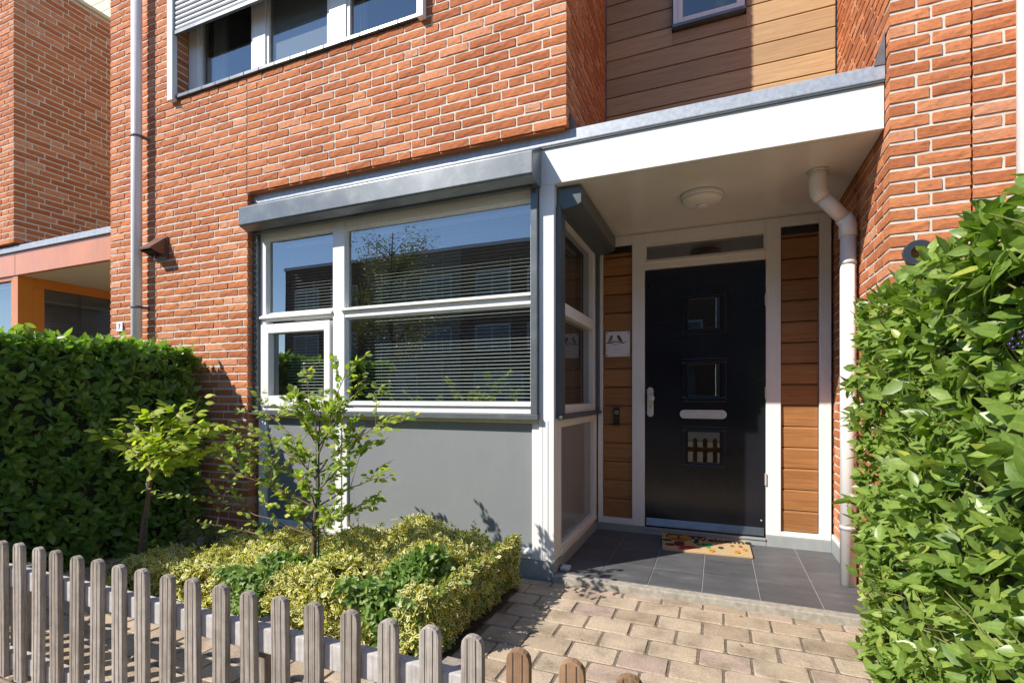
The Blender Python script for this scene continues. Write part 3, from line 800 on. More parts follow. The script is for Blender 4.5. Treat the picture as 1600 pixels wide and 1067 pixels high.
# window sill, guides, shutter box
bx("bay_sill", M['anth_light'], house, -3.535, -1.050, YF - 0.045, YF + 0.008, 0.983, 1.003, 0.002)
bx("bay_sill_front", M['anth_light'], house, -3.535, -1.050, YF - 0.047, YF - 0.043, 0.972, 1.003, 0.001)
bx("shutter_guide", M['anthracite'], house, -3.526, -3.480, YF - 0.02, YF + 0.05, 1.004, 2.44, 0.002)
gs = bx("shutter_guide", M['anth_light'], house, -1.100, -1.058, YF - 0.035, YF + 0.009, 1.004, 2.45, 0.002)
dots = MB()
z = 1.08
while z < 2.4:
    dots.box(-3.506, -3.502, YF - 0.0215, YF - 0.0195, z, z + 0.014); z += 0.046
dots.build("guide_slots", M['white'], house, 0)
prof = [(2.842, 2.600), (2.840, 2.466), (2.850, 2.456), (2.915, 2.432), (3.003, 2.432), (3.003, 2.694)]
sb = MB().prism_x(prof, -3.497, -1.036)
sbox = sb.build("bay_shutter_box", M['anth_light'], house, 0.004)
bx("shutter_slit", M['black'], sbox, -3.46, -1.07, 2.925, 2.955, 2.4285, 2.4315, 0)
# posts and base of the bay
post = MB().box(-1.054, -0.957, YF, YF + 0.10, 0.075, 2.452)
post.box(-1.0545, -0.995, YF - 0.004, YF, 0.078, 0.965)
corner_post = post.build("corner_post", M['white'], house, 0.003)
bx("post_joint", M['plinth'], corner_post, -1.0305, -1.0285, YF - 0.0055, YF - 0.0035, 0.08, 0.96, 0)
low = MB()
low.box(-3.500, -3.420, fy0, fy1, 0.075, 0.970).box(-2.703, -2.592, fy0, fy1, 0.075, 0.970).box(-3.42, -2.703, fy0, fy1, 0.075, 0.128).box(-2.592, -1.056, fy0, fy1, 0.075, 0.128)
low.box(-3.42, -2.703, fy0, fy1, 0.945, 0.970).box(-2.592, -1.056, fy0, fy1, 0.945, 0.970).box(-1.107, -1.056, fy0, fy1, 0.128, 0.945)
low.box(-3.46, -3.44, fy0 - 0.008, fy0 - 0.002, 0.08, 0.965).box(-2.655, -2.64, fy0 - 0.008, fy0 - 0.002, 0.08, 0.965)
low.prism_x([(fy0 - 0.02, 0.108), (fy0 - 0.02, 0.122), (fy0 + 0.02, 0.14), (fy0 + 0.02, 0.127)], -2.60, -1.10)
lower_frame = low.build("lower_panel_frame", M['white'], house, 0.003)
bx("infill_panel", M['panel'], lower_frame, -3.418, -2.705, fy0 + 0.018, fy0 + 0.03, 0.129, 0.944, 0)
bx("infill_panel", M['panel'], lower_frame, -2.590, -1.109, fy0 + 0.018, fy0 + 0.03, 0.129, 0.944, 0)
pl = MB().box(-3.51, -0.953, YF + 0.002, YF + 0.09, -0.1, 0.073)
pl.box(-1.045, -0.953, YF + 0.091, YD - 0.004, -0.1, 0.066)
pl.box(-0.952, -0.556, YD - 0.008, YD + 0.08, -0.05, 0.056).box(0.330, 0.752, YD - 0.008, YD + 0.08, -0.05, 0.078)
pl.box(-0.556, 0.330, YD - 0.012, YD + 0.08, -0.05, 0.038)
plinth = pl.build("plinth", M['plinth'], house, 0.003)
bx("skirting", M['plinth'], house, XP - 0.016, XP - 0.004, 3.60, YD - 0.01, -0.01, 0.10, 0.002)
bx("skirting_top", M['white'], house, XP - 0.015, XP - 0.005, 3.60, YD - 0.01, 0.101, 0.13, 0.002)

# --- bay window, side facing the porch  (face x = -0.955)
XS = -0.955
sd_ = MB()
sd_.box(XS - 0.09, XS, 3.122, 3.18, 0.075, 0.965)
sd_.box(XS - 0.09, XS, 4.115, YD - 0.002, 0.075, 0.965)
sd_.box(XS - 0.09, XS, 3.18, 4.115, 0.067, 0.150).box(XS - 0.09, XS, 3.18, 4.115, 0.915, 0.965)
sd_.box(XS + 0.001, XS + 0.012, 3.14, 4.17, 0.10, 0.122)
side_low = sd_.build("side_panel_frame", M['white'], house, 0.004)
bx("infill_panel", M['panel'], side_low, XS - 0.04, XS - 0.03, 3.18, 4.115, 0.150, 0.915, 0)
sf = MB()
sf.box(XS - 0.09, XS, 3.122, 3.255, 1.0, 2.452).box(XS - 0.09, XS, 4.105, 4.155, 1.0, 2.452)
sf.box(XS - 0.09, XS, 3.255, 4.105, 1.0, 1.062).box(XS - 0.09, XS + 0.004, 3.255, 4.105, 1.665, 1.745).box(XS - 0.09, XS, 3.255, 4.105, 2.30, 2.452)
sf.box(XS - 0.09, XS, 4.155, YD - 0.002, 1.0, 2.452)
side_win = sf.build("side_window", M['white'], house, 0.004)
bx("pane", M['glass_dark'], side_win, XS - 0.05, XS - 0.044, 3.255, 4.105, 1.062, 1.665, 0)
bx("pane", M['glass_dark'], side_win, XS - 0.05, XS - 0.044, 3.255, 4.105, 1.745, 2.30, 0)
bx("side_sill", M['anthracite'], side_win, XS + 0.002, XS + 0.045, 3.05, YD - 0.005, 0.975, 0.995, 0.002)
bx("side_guide", M['anthracite'], side_win, XS + 0.002, XS + 0.03, 3.06, 3.165, 0.996, 2.33, 0.002)
bx("side_guide", M['anthracite'], side_win, XS + 0.002, XS + 0.03, 4.16, 4.205, 0.996, 2.33, 0.002)
sbx = MB(); pr2 = [(-0.952, 2.445), (-0.795, 2.440), (-0.795, 2.335), (-0.83, 2.318), (-0.952, 2.300)]
sbx.prism_y(pr2, 3.075, 4.205)
sbx.build("side_shutter_box", M['anthracite'], side_win, 0.003)

# venetian blinds: one slat, one object
def blind(name, x0, x1, y, z0, z1, pitch, parent, tilt=0.5, along='x', w=0.025):
    hd = MB()
    if along == 'x': hd.box(x0, x1, y - 0.014, y + 0.014, z1, z1 + 0.03)
    else: hd.box(y - 0.014, y + 0.014, x0, x1, z1, z1 + 0.03)
    head = hd.build(name, M['slat'], parent, 0)
    me = None; z = z0
    dy = w / 2 * math.cos(tilt); dz = w / 2 * math.sin(tilt)
    mbs = MB(); m_ = (x0 + x1) / 2
    prof = [(-dy, dz), (-dy * 0.3, dz * 0.3 + 0.0018), (dy * 0.3, -dz * 0.3 + 0.0018), (dy, -dz), (dy, -dz - 0.0006), (-dy, dz - 0.0006)]
    if along == 'x': mbs.prism_x(prof, x0 - m_, x1 - m_)
    else: mbs.prism_y(prof, x0 - m_, x1 - m_)
    first = None
    while z < z1 - 0.005:
        org = (m_, y, z) if along == 'x' else (y, m_, z)
        if first is None:
            first = mbs.build("slat", M['slat'], head, 0, 0.5, origin=(0, 0, 0)); WO[first] = Vector(org); first.location = Vector(org) - WO[head]
        else:
            o = first.copy(); COL.objects.link(o); o.parent = head; o.location = Vector(org) - WO[head]
        z += pitch
    for fr in (0.12, 0.5, 0.88):
        xx = x0 + (x1 - x0) * fr
        if along == 'x': bx("ladder_cord", M['slat'], head, xx - 0.0004, xx + 0.0004, y - 0.015, y - 0.0142, z0, z1, 0)
        else: bx("ladder_cord", M['slat'], head, y + 0.014, y + 0.016, xx - 0.001, xx + 0.001, z0, z1, 0)
    return head
blind("venetian_blind", -3.36, -2.76, 3.20, 1.06, 2.36, 0.0255, house, tilt=-0.30)
blind("venetian_blind", -2.56, -1.15, 3.20, 1.06, 2.36, 0.0255, house, tilt=-0.30)
blind("venetian_blind", 3.30, 4.08, XS - 0.16, 1.06, 2.28, 0.0255, house, tilt=-0.3, along='y')

# --- canopy
cn = MB().box(-3.525, XP - 0.003, YF, YF + 0.03, 2.4535, 2.700)
canopy = cn.build("canopy_fascia", M['white'], house, 0.003)
bx("fascia_seam", M['plinth'], canopy, -1.0495, -1.0475, YF - 0.0015, YF + 0.001, 2.456, 2.698, 0)
so = bx("soffit", M['soffit'], house, -0.955, XP - 0.003, YF + 0.032, YD + 0.1, 2.4535, 2.475, 0)
bx("soffit_seam", M['plinth'], so, -0.955, XP - 0.003, 4.185, 4.187, 2.4515, 2.4545, 0)
bx("canopy_roof", M['lead'], house, -0.955, XP - 0.003, YF + 0.032, YC + 0.0, 2.66, 2.73, 0)
zs = MB().prism_x([(3.006, 2.690), (3.004, 2.696), (3.004, 2.763), (3.01, 2.768), (3.10, 2.764), (3.10, 2.70)], -3.524, XP - 0.003)
zs.build("zinc_edge", M['zinc'], house, 0.0015)
bx("edge_shadow_gap", M['anthracite'], house, -3.523, XP - 0.004, 3.0085, 3.02, 2.680, 2.6895, 0)
# lead flashing upstands where the canopy roof meets the brick sides
MB().prism_y([(XR + 0.001, 2.765), (XR + 0.03, 2.765), (XR + 0.012, 2.87), (XR + 0.001, 2.87)], YB + 0.06, YC - 0.002).build("lead_flashing", M['lead'], house, 0)
fl = MB(); 
fl.v += [Vector(p) for p in ((XP - 0.004, YB + 0.05, 2.762), (XP - 0.05, YB + 0.05, 2.762), (XP - 0.006, YB + 0.05, 2.93), (XP - 0.004, 3.42, 2.762), (XP - 0.03, 3.42, 2.762), (XP - 0.006, 3.42, 2.80))]
for q in ((0, 1, 2), (3, 5, 4), (0, 2, 5, 3), (1, 4, 5, 2), (0, 3, 4, 1)): fl.face(q)
fl.build("lead_flashing", M['lead'], house, 0)

# --- entrance: white frame, boards, door
fr = MB()
D0, D1 = YD, YD + 0.09
fr.box(-0.661, -0.560, D0, D1, 0.056, 2.450)                 # jamb left
fr.box(0.330, 0.430, D0, D1, 0.079, 2.450)                   # jamb right
fr.box(0.677, 0.752, D0, D1, 0.079, 2.450)                   # outer right
fr.box(-0.945, -0.906, D0, D1, 0.056, 2.450)                 # outer left
fr.box(-0.906, -0.661, D0, D1, 0.056, 0.104).box(0.430, 0.677, D0, D1, 0.079, 0.112)
fr.box(-0.906, -0.661, D0, D1, 2.372, 2.450).box(0.430, 0.677, D0, D1, 2.378, 2.450)
fr.box(-0.560, 0.330, D0, D1, 2.362, 2.450)
fr.box(-0.560, 0.330, D0, D1, 2.152, 2.212)
fr.box(-0.560, 0.330, D0 + 0.012, D1, 2.212, 2.236)
fr.box(-0.560, -0.546, D0 + 0.012, D1, 2.236, 2.362).box(0.316, 0.330, D0 + 0.012, D1, 2.236, 2.362).box(-0.546, 0.316, D0 + 0.012, D1, 2.346, 2.362)
fr.prism_x([(D0 - 0.012, 2.205), (D0 - 0.012, 2.216), (D0 + 0.01, 2.222), (D0 + 0.01, 2.205)], -0.558, 0.328)
entrance = fr.build("entrance_frame", M['white'], house, 0.003)
bx("transom_pane", M['glass_dark'], entrance, -0.546, 0.316, D0 + 0.04, D0 + 0.046, 2.236, 2.346, 0)
bx("threshold", M['plinth'], entrance, -0.558, 0.328, D0 - 0.02, D0 + 0.05, 0.0385, 0.052, 0.002)
for (a, b_, z0, z1, off) in ((-0.904, -0.663, 0.106, 2.370, 0.107), (0.432, 0.675, 0.114, 2.376, 0.118)):
    bk = bx("side_cladding", M['dark'], house, a, b_, D0 + 0.05, D0 + 0.06, z0, z1, 0)
    z = off
    while z < z1 - 0.01:
        zt = min(z + 0.156 - 0.006, z1 - 0.002)
        MB().prism_x([(D0 + 0.026, z), (D0 + 0.022, zt - 0.012), (D0 + 0.030, zt), (D0 + 0.048, zt), (D0 + 0.048, z)], a + 0.003, b_ - 0.003).build("board", M['clad_low'], bk, 0.001, seg=1)
        z += 0.156
    bx("dark_head_strip", M['black'], bk, a + 0.002, b_ - 0.002, D0 + 0.012, D0 + 0.02, z1 - 0.055, z1 - 0.002, 0)

# door leaf with three window openings
dx0, dx1, dz0, dz1 = -0.556, 0.326, 0.056, 2.148
wins = [(-0.240, 0.022, 1.640, 1.905), (-0.240, 0.022, 1.108, 1.385), (-0.240, 0.022, 0.582, 0.848)]
dl = MB(); DY = YD + 0.022
zc = [dz0] + [q for w_ in reversed(wins) for q in (w_[2], w_[3])] + [dz1]
dl.box(dx0, wins[0][0], DY, DY + 0.05, dz0, dz1).box(wins[0][1], dx1, DY, DY + 0.05, dz0, dz1)
for i in range(0, len(zc), 2): dl.box(wins[0][0], wins[0][1], DY, DY + 0.05, zc[i], zc[i + 1])
door = dl.build("front_door", M['door'], house, 0)
for (a, b_, z0, z1) in wins:
    mo = MB(); t = 0.034
    for k in range(1):
        mo.box(a - t, b_ + t, DY - 0.014, DY - 0.0005, z1, z1 + t).box(a - t, b_ + t, DY - 0.014, DY - 0.0005, z0 - t, z0)
        mo.box(a - t, a, DY - 0.014, DY - 0.0005, z0, z1).box(b_, b_ + t, DY - 0.014, DY - 0.0005, z0, z1)
        mo.box(a, a + 0.014, DY - 0.006, DY + 0.02, z0, z1).box(b_ - 0.014, b_, DY - 0.006, DY + 0.02, z0, z1)
        mo.box(a + 0.014, b_ - 0.014, DY - 0.006, DY + 0.02, z0, z0 + 0.014).box(a + 0.014, b_ - 0.014, DY - 0.006, DY + 0.02, z1 - 0.014, z1)
    mo.build("window_moulding", M['door'], door, 0.004)
    bx("door_pane", M['glass_dark'], door, a + 0.014, b_ - 0.014, DY + 0.016, DY + 0.021, z0 + 0.014, z1 - 0.014, 0)
def pill(x0, x1, z0, z1, r, n=10):
    pts = []
    for (cx, cz, a0) in ((x1 - r, z1 - r, 0), (x0 + r, z1 - r, 90), (x0 + r, z0 + r, 180), (x1 - r, z0 + r, 270)):
        for k in range(n + 1):
            a = math.radians(a0 + 90 * k / n); pts.append((cx + r * math.cos(a), cz + r * math.sin(a)))
    return pts
sl = MB().prism_y(pill(-0.287, 0.059, 0.943, 1.011, 0.0335), DY - 0.010, DY - 0.0005).build("letter_slot", M['steel'], door, 0.002)
lm = MB()
for q in ((-0.252, 0.024, 0.996, 0.9975), (-0.252, 0.024, 0.956, 0.9575), (-0.252, -0.2505, 0.9575, 0.996), (0.0225, 0.024, 0.9575, 0.996)):
    lm.box(q[0], q[1], DY - 0.0112, DY - 0.0095, q[2], q[3])
lm.box(-0.165, -0.145, DY - 0.0112, DY - 0.0095, 0.974, 0.976).box(-0.145, -0.143, DY - 0.0112, DY - 0.0095, 0.968, 0.976).box(-0.125, -0.105, DY - 0.0112, DY - 0.0095, 0.968, 0.970).box(-0.104, -0.102, DY - 0.0112, DY - 0.0095, 0.968, 0.984).box(-0.085, -0.07, DY - 0.0112, DY - 0.0095, 0.982, 0.984)
lm.build("slot_marking", M['plinth'], door, 0)
hp = MB().prism_y(pill(-0.541, -0.491, 0.952, 1.192, 0.024), DY - 0.012, DY - 0.0005).build("handle_plate", M['steel'], door, 0.003)
kb = MB().lathe([(0.014, DY - 0.012), (0.013, DY - 0.045), (0.024, DY - 0.05), (0.029, DY - 0.062), (0.027, DY - 0.076), (0.016, DY - 0.082)], -0.505, 1.104, 28, 'y')
kb.build("door_knob", M['steel'], door, 0)
kc = MB().lathe([(0.009, DY - 0.016), (0.009, DY - 0.011)], -0.516, 1.037, 20, 'y').box(-0.5205, -0.5115, DY - 0.016, DY - 0.012, 1.012, 1.034).box(-0.5175, -0.5145, DY - 0.0175, DY - 0.0158, 1.016, 1.044)
kc.build("lock_cylinder", M['plinth'], door, 0.001)
MB().prism_x([(DY - 0.022, 0.068), (DY - 0.006, 0.125), (DY - 0.0008, 0.125), (DY - 0.0008, 0.068)], dx0 + 0.008, dx1 - 0.008).build("kick_strip", M['kick'], door, 0.001)
bx("weather_strip", M['black'], door, dx0, dx1, DY - 0.012, DY - 0.0008, 0.054, 0.064, 0.001)
st = MB(); st.lathe([(0.006, DY - 0.004), (0.006, DY - 0.0004)], 0.30, 0.18, 10, 'y'); st.build("screw_cap", M['steel'], door, 0)
for zz in (0.45, 1.1, 1.8): bx("hinge", M['steel'], door, 0.322, 0.334, YD - 0.012, YD - 0.001, zz, zz + 0.09, 0.002)

# ================================================================== RIGHT HOUSE (pier beside the porch)
rh = thing("brick_house", "brick pier of the house at the right edge, lit bright orange above the tall hedge", "house", (1.7, 3.6, 0), "terraced brick houses in the row")
XJ = 1.083
mw = MB().box(XP + e, XJ - 0.006, YB + 0.0062, YB + 0.105, -0.1, 6.0).box(XJ + 0.006, 2.6, YB + 0.0062, YB + 0.105, -0.1, 6.0)
mw.box(XP + 0.0062, XP + 0.105, YB + 0.106, YD + 0.3, -0.1, 6.0)
pw = mw.build("pier_wall", M['mortar'], rh, 0)
bx("joint_backing", M['dark'], pw, XJ - 0.03, XJ + 0.03, YB + 0.107, YB + 0.112, 0, 6, 0)
rr = random.Random(21); rows = []; rowsS = []
base = ZO + 0.02
for k in range(-45, 51):
    z = base + k * PITCH
    if z > 5.95: break
    W = XJ - 0.004 - XP
    c = rr.random()
    if k % 2 == 0: Ls = [0.155, None] if c < 0.8 else [0.21, None]
    else: Ls = [None] if c < 0.75 else [0.093, None]
    x = XP if k % 2 == 0 else XP + 0.098 + JN
    for L in Ls:
        L2 = (XJ - 0.004 - x) if L is None else L
        rows.append((x + L2 / 2, z, L2)); x += L2 + JN
    # flank: header end of the front brick sits at the corner on even rows, so the flank bricks start behind it
    y = YB + (0.098 + JN if k % 2 == 0 else 0.001); first = True
    while YD + 0.05 - y > 0.03:
        L2 = min((0.155 if k % 2 == 0 else 0.21) if first else (0.21 if rr.random() < 0.8 else 0.10), YD + 0.05 - y)
        if L2 > 0.03: rowsS.append((y + L2 / 2, z, L2))
        y += L2 + JN; first = False
ent = face_entries(rows, '-y', YB, 51)
ent += face_entries(rows_fill(XJ + 0.005, 2.6, -0.05, 6, base=base, seed=14), '-y', YB, 52)
ent += face_entries(rowsS, '-x', XP, 53)
brick_parts(pw, ent, M['brick'], 300)

# ================================================================== LEFT NEIGHBOUR (orange frames)
nh = thing("brick_house", "neighbouring brick house at far left with orange window frames and salmon canopy fascia", "house", (-8.2, 4.0, 0), "terraced brick houses in the row")
NX = XR + REP            # right flank of the neighbour's brick volume (-6.99)
nm = MB().box(-8.9, NX - e, YB + 0.0062, YB + 0.105, ZO + e, 5.76).box(NX - 0.105, NX - 0.0062, YB + 0.107, YC + 0.3, ZO + e, 5.76)
nwall = nm.build("front_wall", M['mortar'], nh, 0)
ent = face_entries(rows_fill(-8.9, NX, ZO, 5.74, seed=17, a1_odd=NX - 0.098 - JN), '-y', YB, 61)
ent += face_entries(rows_fill(YB + 0.098 + JN, YC + 0.2, ZO, 5.74, seed=18, a0_odd=YB + 0.001), '+x', NX, 62)
brick_parts(nwall, ent, M['brick'], 300)
bx("parapet_cap", M['cream'], nh, -9.0, NX + 0.03, YB - 0.03, YC + 0.4, 5.76, 5.80, 0.003)
nc = bx("upper_cladding", M['dark'], nh, -10.5, XL - 0.02, YC + 0.43, YC + 0.48, 2.7, 7.6, 0)
z = 2.66
while z < 7.55:
    if z > 5.6 or z < 3.6:
        MB().prism_x([(YC + 0.404, z), (YC + 0.40, z + 0.133), (YC + 0.406, z + 0.143), (YC + 0.428, z + 0.143), (YC + 0.428, z)], -10.4, XL - 0.02).build("board", M['clad_up'] if z < 5.6 else M['cream'], nc, 0)
    z += 0.151
bx("cladding_sheet", M['clad_up'], nc, -7.5, XL - 0.02, YC + 0.415, YC + 0.428, 3.7, 5.55, 0)
NS = XS + REP + 0.02     # side face of neighbour bay
nf = MB().box(-8.9, XL - 0.003, YF - 0.012, YF + 0.03, 2.437, 2.682)
nfo = nf.build("canopy_fascia", M['salmon'], nh, 0.003)
bx("fascia_seam", M['vent'], nfo, -7.100, -7.096, YF - 0.0135, YF - 0.011, 2.438, 2.680, 0)
bx("zinc_edge", M['zinc'], nh, -8.9, XL - 0.003, YF - 0.035, YF + 0.02, 2.686, 2.745, 0.003)
bx("soffit", M['cream'], nh, NS - 0.2, XL - 0.003, YF + 0.032, YD + 0.6, 2.437, 2.46, 0)
bx("canopy_roof", M['lead'], nh, NS - 0.1, XL - 0.003, YF + 0.032, YC + 0.38, 2.66, 2.70, 0)
MB().prism_y([(NX + 0.001, 2.73), (NX + 0.10, 2.73), (NX + 0.012, 2.80), (NX + 0.001, 2.80)], YB + 0.09, YB + 0.75).build("lead_flashing", M['lead'], nh, 0)
bx("corner_post", M['orange'], nh, NS - 0.105, NS, YF, YF + 0.14, 0.0, 2.436, 0.003)
nfw = MB().box(-8.9, NS - 0.107, YF + 0.008, YF + 0.07, 2.395, 2.436).box(-7.235, NS - 0.107, YF + 0.012, YF + 0.07, 1.0, 2.394).box(-8.9, -7.235, YF + 0.012, YF + 0.07, 0.9, 1.0)
nbay = nfw.build("bay_window", M['orange'], nh, 0.003)
bx("pane", M['glass'], nbay, -8.9, -7.236, YF + 0.04, YF + 0.046, 1.0, 2.394, 0)
ns = MB().box(NS - 0.07, NS, YF + 0.142, 5.6, 2.335, 2.436).box(NS - 0.07, NS - 0.002, YF + 0.142, YF + 0.235, 0.9, 2.334).box(NS - 0.07, NS, YF + 0.235, 5.6, 0.9, 1.0)
nside = ns.build("side_window", M['orange'], nh, 0.003)
bx("pane", M['glass_dark'], nside, NS - 0.03, NS - 0.024, YF + 0.235, 5.6, 1.0, 2.334, 0)
for yy in (3.62, 4.28): bx("glazing_bar", M['anth_light'], nside, NS - 0.08, NS - 0.072, yy, yy + 0.03, 1.0, 2.334, 0)
blind("venetian_blind", -8.8, -7.3, YF + 0.16, 1.3, 2.36, 0.0355, nh, tilt=0.7, w=0.035)
blind("venetian_blind", YF + 0.3, 5.4, NS - 0.16, 1.3, 2.2, 0.0355, nh, tilt=0.25, along='y', w=0.035)
room("living_room", -8.9, NS - 0.3, YF + 0.25, 6.0, 0.3, 2.42, nh)

# ================================================================== fixtures on the fronts
def downpipe(label, x, y, r, z0, z1, mat, brackets, coll, collars=()):
    t = thing("downpipe", label, "downpipe", (x, y, max(z0, 0)), "rainwater downpipes on the fronts")
    MB().tube([(x, y, z0), (x, y, z1)], r, 24).build("pipe", mat, t, 0)
    for z in brackets:
        b_ = MB().lathe([(r + 0.001, z), (r + 0.004, z), (r + 0.004, z + 0.022), (r + 0.001, z + 0.022)], x, y, 24)
        br = b_.build("bracket", coll, t, 0)
        bx("bracket_stub", coll, br, x + r * 0.6, x + r * 0.6 + 0.03, y + r * 0.3, YB - 0.002, z + 0.002, z + 0.02, 0)
    for z in collars:
        MB().lathe([(r + 0.001, z), (r + 0.005, z + 0.002), (r + 0.005, z + 0.05), (r + 0.001, z + 0.052)], x, y, 24).build("collar", mat, t, 0)
    return t
downpipe("pale grey downpipe on the main front left of the bay window", -4.80, 2.872, 0.042, -0.03, 6.2, M['zinc_pipe'], (3.42, 1.90), M['lead'], (0.9,))
downpipe("white downpipe on the brick pier at the right edge of the photo", 1.262, 2.875, 0.052, -0.03, 6.2, M['white_pvc'], (2.02, 4.0), M['steel'])
# porch downpipe with its offset from the soffit
px, py, pr = 0.712, 3.52, 0.041
t = thing("downpipe", "white porch downpipe with offset elbows under the canopy soffit", "downpipe", (px, py, 0), "rainwater downpipes on the fronts")
MB().tube([(px, py, 0.002), (px, py, 2.10)], pr, 28).build("pipe", M['white_pvc'], t, 0)
A = Vector((0.545, 3.44, 2.453)); 
def arc(p0, p1, p2, n=7):
    out = []
    for k in range(n + 1):
        t_ = k / n; out.append((1 - t_) ** 2 * Vector(p0) + 2 * t_ * (1 - t_) * Vector(p1) + t_ * t_ * Vector(p2))
    return out
k1 = A + Vector((0, 0, -0.135)); k2 = Vector((px, py, 2.155))
dirv = (k2 - k1).normalized()
up_el = MB().tube([A + Vector((0, 0, 0.02)), A + Vector((0, 0, -0.055))] + arc(A + Vector((0, 0, -0.105)), k1, k1 + dirv * 0.035, 2), pr + 0.006, 28)
up_el.build("upper_elbow", M['white_pvc'], t, 0)
MB().tube([k1 + dirv * 0.03, k2 - dirv * 0.03], pr, 28).build("offset_pipe", M['white_pvc'], t, 0)
MB().tube(arc(k2 - dirv * 0.04, k2, k2 + Vector((0, 0, -0.035)), 2) + [k2 + Vector((0, 0, -0.09))], pr + 0.006, 28).build("lower_elbow", M['white_pvc'], t, 0)
MB().lathe([(pr + 0.004, 2.4525), (pr + 0.018, 2.4525), (pr + 0.018, 2.446), (pr + 0.008, 2.440)], A.x, A.y, 28).build("soffit_ring", M['steel'], t, 0)
for z in (1.90, 0.33):
    b_ = MB().lathe([(pr + 0.001, z), (pr + 0.0035, z), (pr + 0.0035, z + 0.022), (pr + 0.001, z + 0.022)], px, py, 24).build("bracket", M['steel'], t, 0)
bx("bracket_block", M['white_pvc'], t, XP - 0.022, XP - 0.003, py + 0.042, py + 0.075, 1.895, 1.935, 0.003)

# brown vent cowl on the wall
vt = thing("vent_cowl", "brown plastic vent cowl on the brick front right of the grey downpipe", "vent", (-4.6, YB, 2.33))
bx("wall_plate", M['vent'], vt, -4.665, -4.490, YB - 0.018, YB - 0.001, 2.325, 2.525, 0.003)
v = MB(); x0, x1 = -4.655, -4.500
pts = [(x0, YB - 0.02, 2.515), (x1, YB - 0.02, 2.515), (x1, YB - 0.02, 2.350), (x0, YB - 0.02, 2.350),
       (x0 - 0.0, YB - 0.150, 2.400), (x1 + 0.0, YB - 0.150, 2.400), (x1, YB - 0.147, 2.388), (x0, YB - 0.147, 2.388)]
v.v += [Vector(p) for p in pts]
for q in ((0, 1, 5, 4), (4, 5, 6, 7), (1, 2, 6, 5), (0, 4, 7, 3)): v.face(q)
hood = v.build("hood", M['vent'], vt, 0)
bx("vent_mesh", M['dark'], vt, x0 + 0.008, x1 - 0.008, YB - 0.132, YB - 0.02, 2.372, 2.378, 0)

# ceiling lamp
lp = thing("porch_lamp", "round white flush lamp on the porch soffit", "lamp", (-0.105, 3.56, 2.40))
MB().lathe([(0.128, 2.4530), (0.134, 2.448), (0.134, 2.428), (0.128, 2.424)], -0.105, 3.56, 48).build("lamp_base", M['white_pvc'], lp, 0)
MB().lathe([(0.126, 2.4235), (0.124, 2.412), (0.105, 2.398), (0.07, 2.389), (0.03, 2.386)], -0.105, 3.56, 48).build("lamp_cover", M['lampw'], lp, 0)
MB().lathe([(0.034, 2.3855), (0.034, 2.379), (0.026, 2.373), (0.012, 2.371)], -0.105, 3.56, 24).build("sensor", M['plate'], lp, 0)

# bird plate
yb = YD + 0.014
pt = thing("name_plate", "square white plate with two birds on a branch beside the front door", "sign", (-0.781, yb, 1.448))
bx("plate", M['plate'], pt, -0.882, -0.680, yb - 0.004, yb, 1.450, 1.662, 0.001)
for sx in (-0.868, -0.694):
    for sz in (1.464, 1.648): MB().lathe([(0.0055, yb - 0.007), (0.0055, yb - 0.0042)], sx, sz, 12, 'y').build("screw", M['anthracite'], pt, 0)
def poly_plate(name, mat, pts, y0, y1, parent):
    return MB().prism_y(pts, y0, y1).build(name, mat, parent, 0)
M['bird1'] = mat_plain("bird grey brown", (0.20, 0.17, 0.13), 0.7, var=0.3, scale=200)
M['bird2'] = mat_plain("bird dark brown", (0.13, 0.055, 0.03), 0.7, var=0.3, scale=200)
br = [(-0.878, 1.573), (-0.85, 1.569), (-0.825, 1.575), (-0.808, 1.583), (-0.79, 1.578), (-0.76, 1.571), (-0.735, 1.566), (-0.72, 1.572), (-0.706, 1.583), (-0.717, 1.567), (-0.733, 1.559), (-0.76, 1.564), (-0.79, 1.571), (-0.806, 1.575), (-0.825, 1.567), (-0.85, 1.561), (-0.878, 1.567)]
poly_plate("branch", M['black'], br, yb - 0.0052, yb - 0.0042, pt)
poly_plate("branch", M['black'], [(-0.828, 1.566), (-0.815, 1.553), (-0.792, 1.548), (-0.776, 1.555), (-0.792, 1.5515), (-0.814, 1.557)], yb - 0.0052, yb - 0.0042, pt)
poly_plate("bird", M['bird1'], [(-0.862, 1.571), (-0.857, 1.592), (-0.848, 1.615), (-0.842, 1.628), (-0.832, 1.634), (-0.824, 1.630), (-0.820, 1.618), (-0.824, 1.600), (-0.834, 1.584), (-0.846, 1.575)], yb - 0.0054, yb - 0.0042, pt)
poly_plate("bird", M['bird2'], [(-0.789, 1.622), (-0.781, 1.630), (-0.770, 1.630), (-0.762, 1.620), (-0.752, 1.602), (-0.744, 1.585), (-0.734, 1.562), (-0.742, 1.568), (-0.755, 1.575), (-0.770, 1.582), (-0.780, 1.596), (-0.783, 1.612)], yb - 0.0054, yb - 0.0042, pt)
bx("faint_print", mat_plain("faint print", (0.60, 0.60, 0.66), 0.4), pt, -0.815, -0.755, yb - 0.0048, yb - 0.0042, 1.505, 1.512, 0)
# doorbell
db = thing("doorbell", "slim black video doorbell on the brown boards left of the door", "doorbell", (-0.787, yb, 0.875))
bx("housing", M['black'], db, -0.814, -0.766, yb - 0.022, yb, 0.876, 1.028, 0.005)
MB().lathe([(0.015, yb - 0.024), (0.015, yb - 0.0222)], -0.787, 0.985, 24, 'y').build("button_ring", M['steel'], db, 0)
MB().lathe([(0.010, yb - 0.026), (0.010, yb - 0.0242)], -0.787, 0.985, 24, 'y').build("button", M['black'], db, 0)
MB().lathe([(0.006, yb - 0.0245), (0.006, yb - 0.0222)], -0.787, 0.935, 16, 'y').build("lens", M['anthracite'], db, 0)

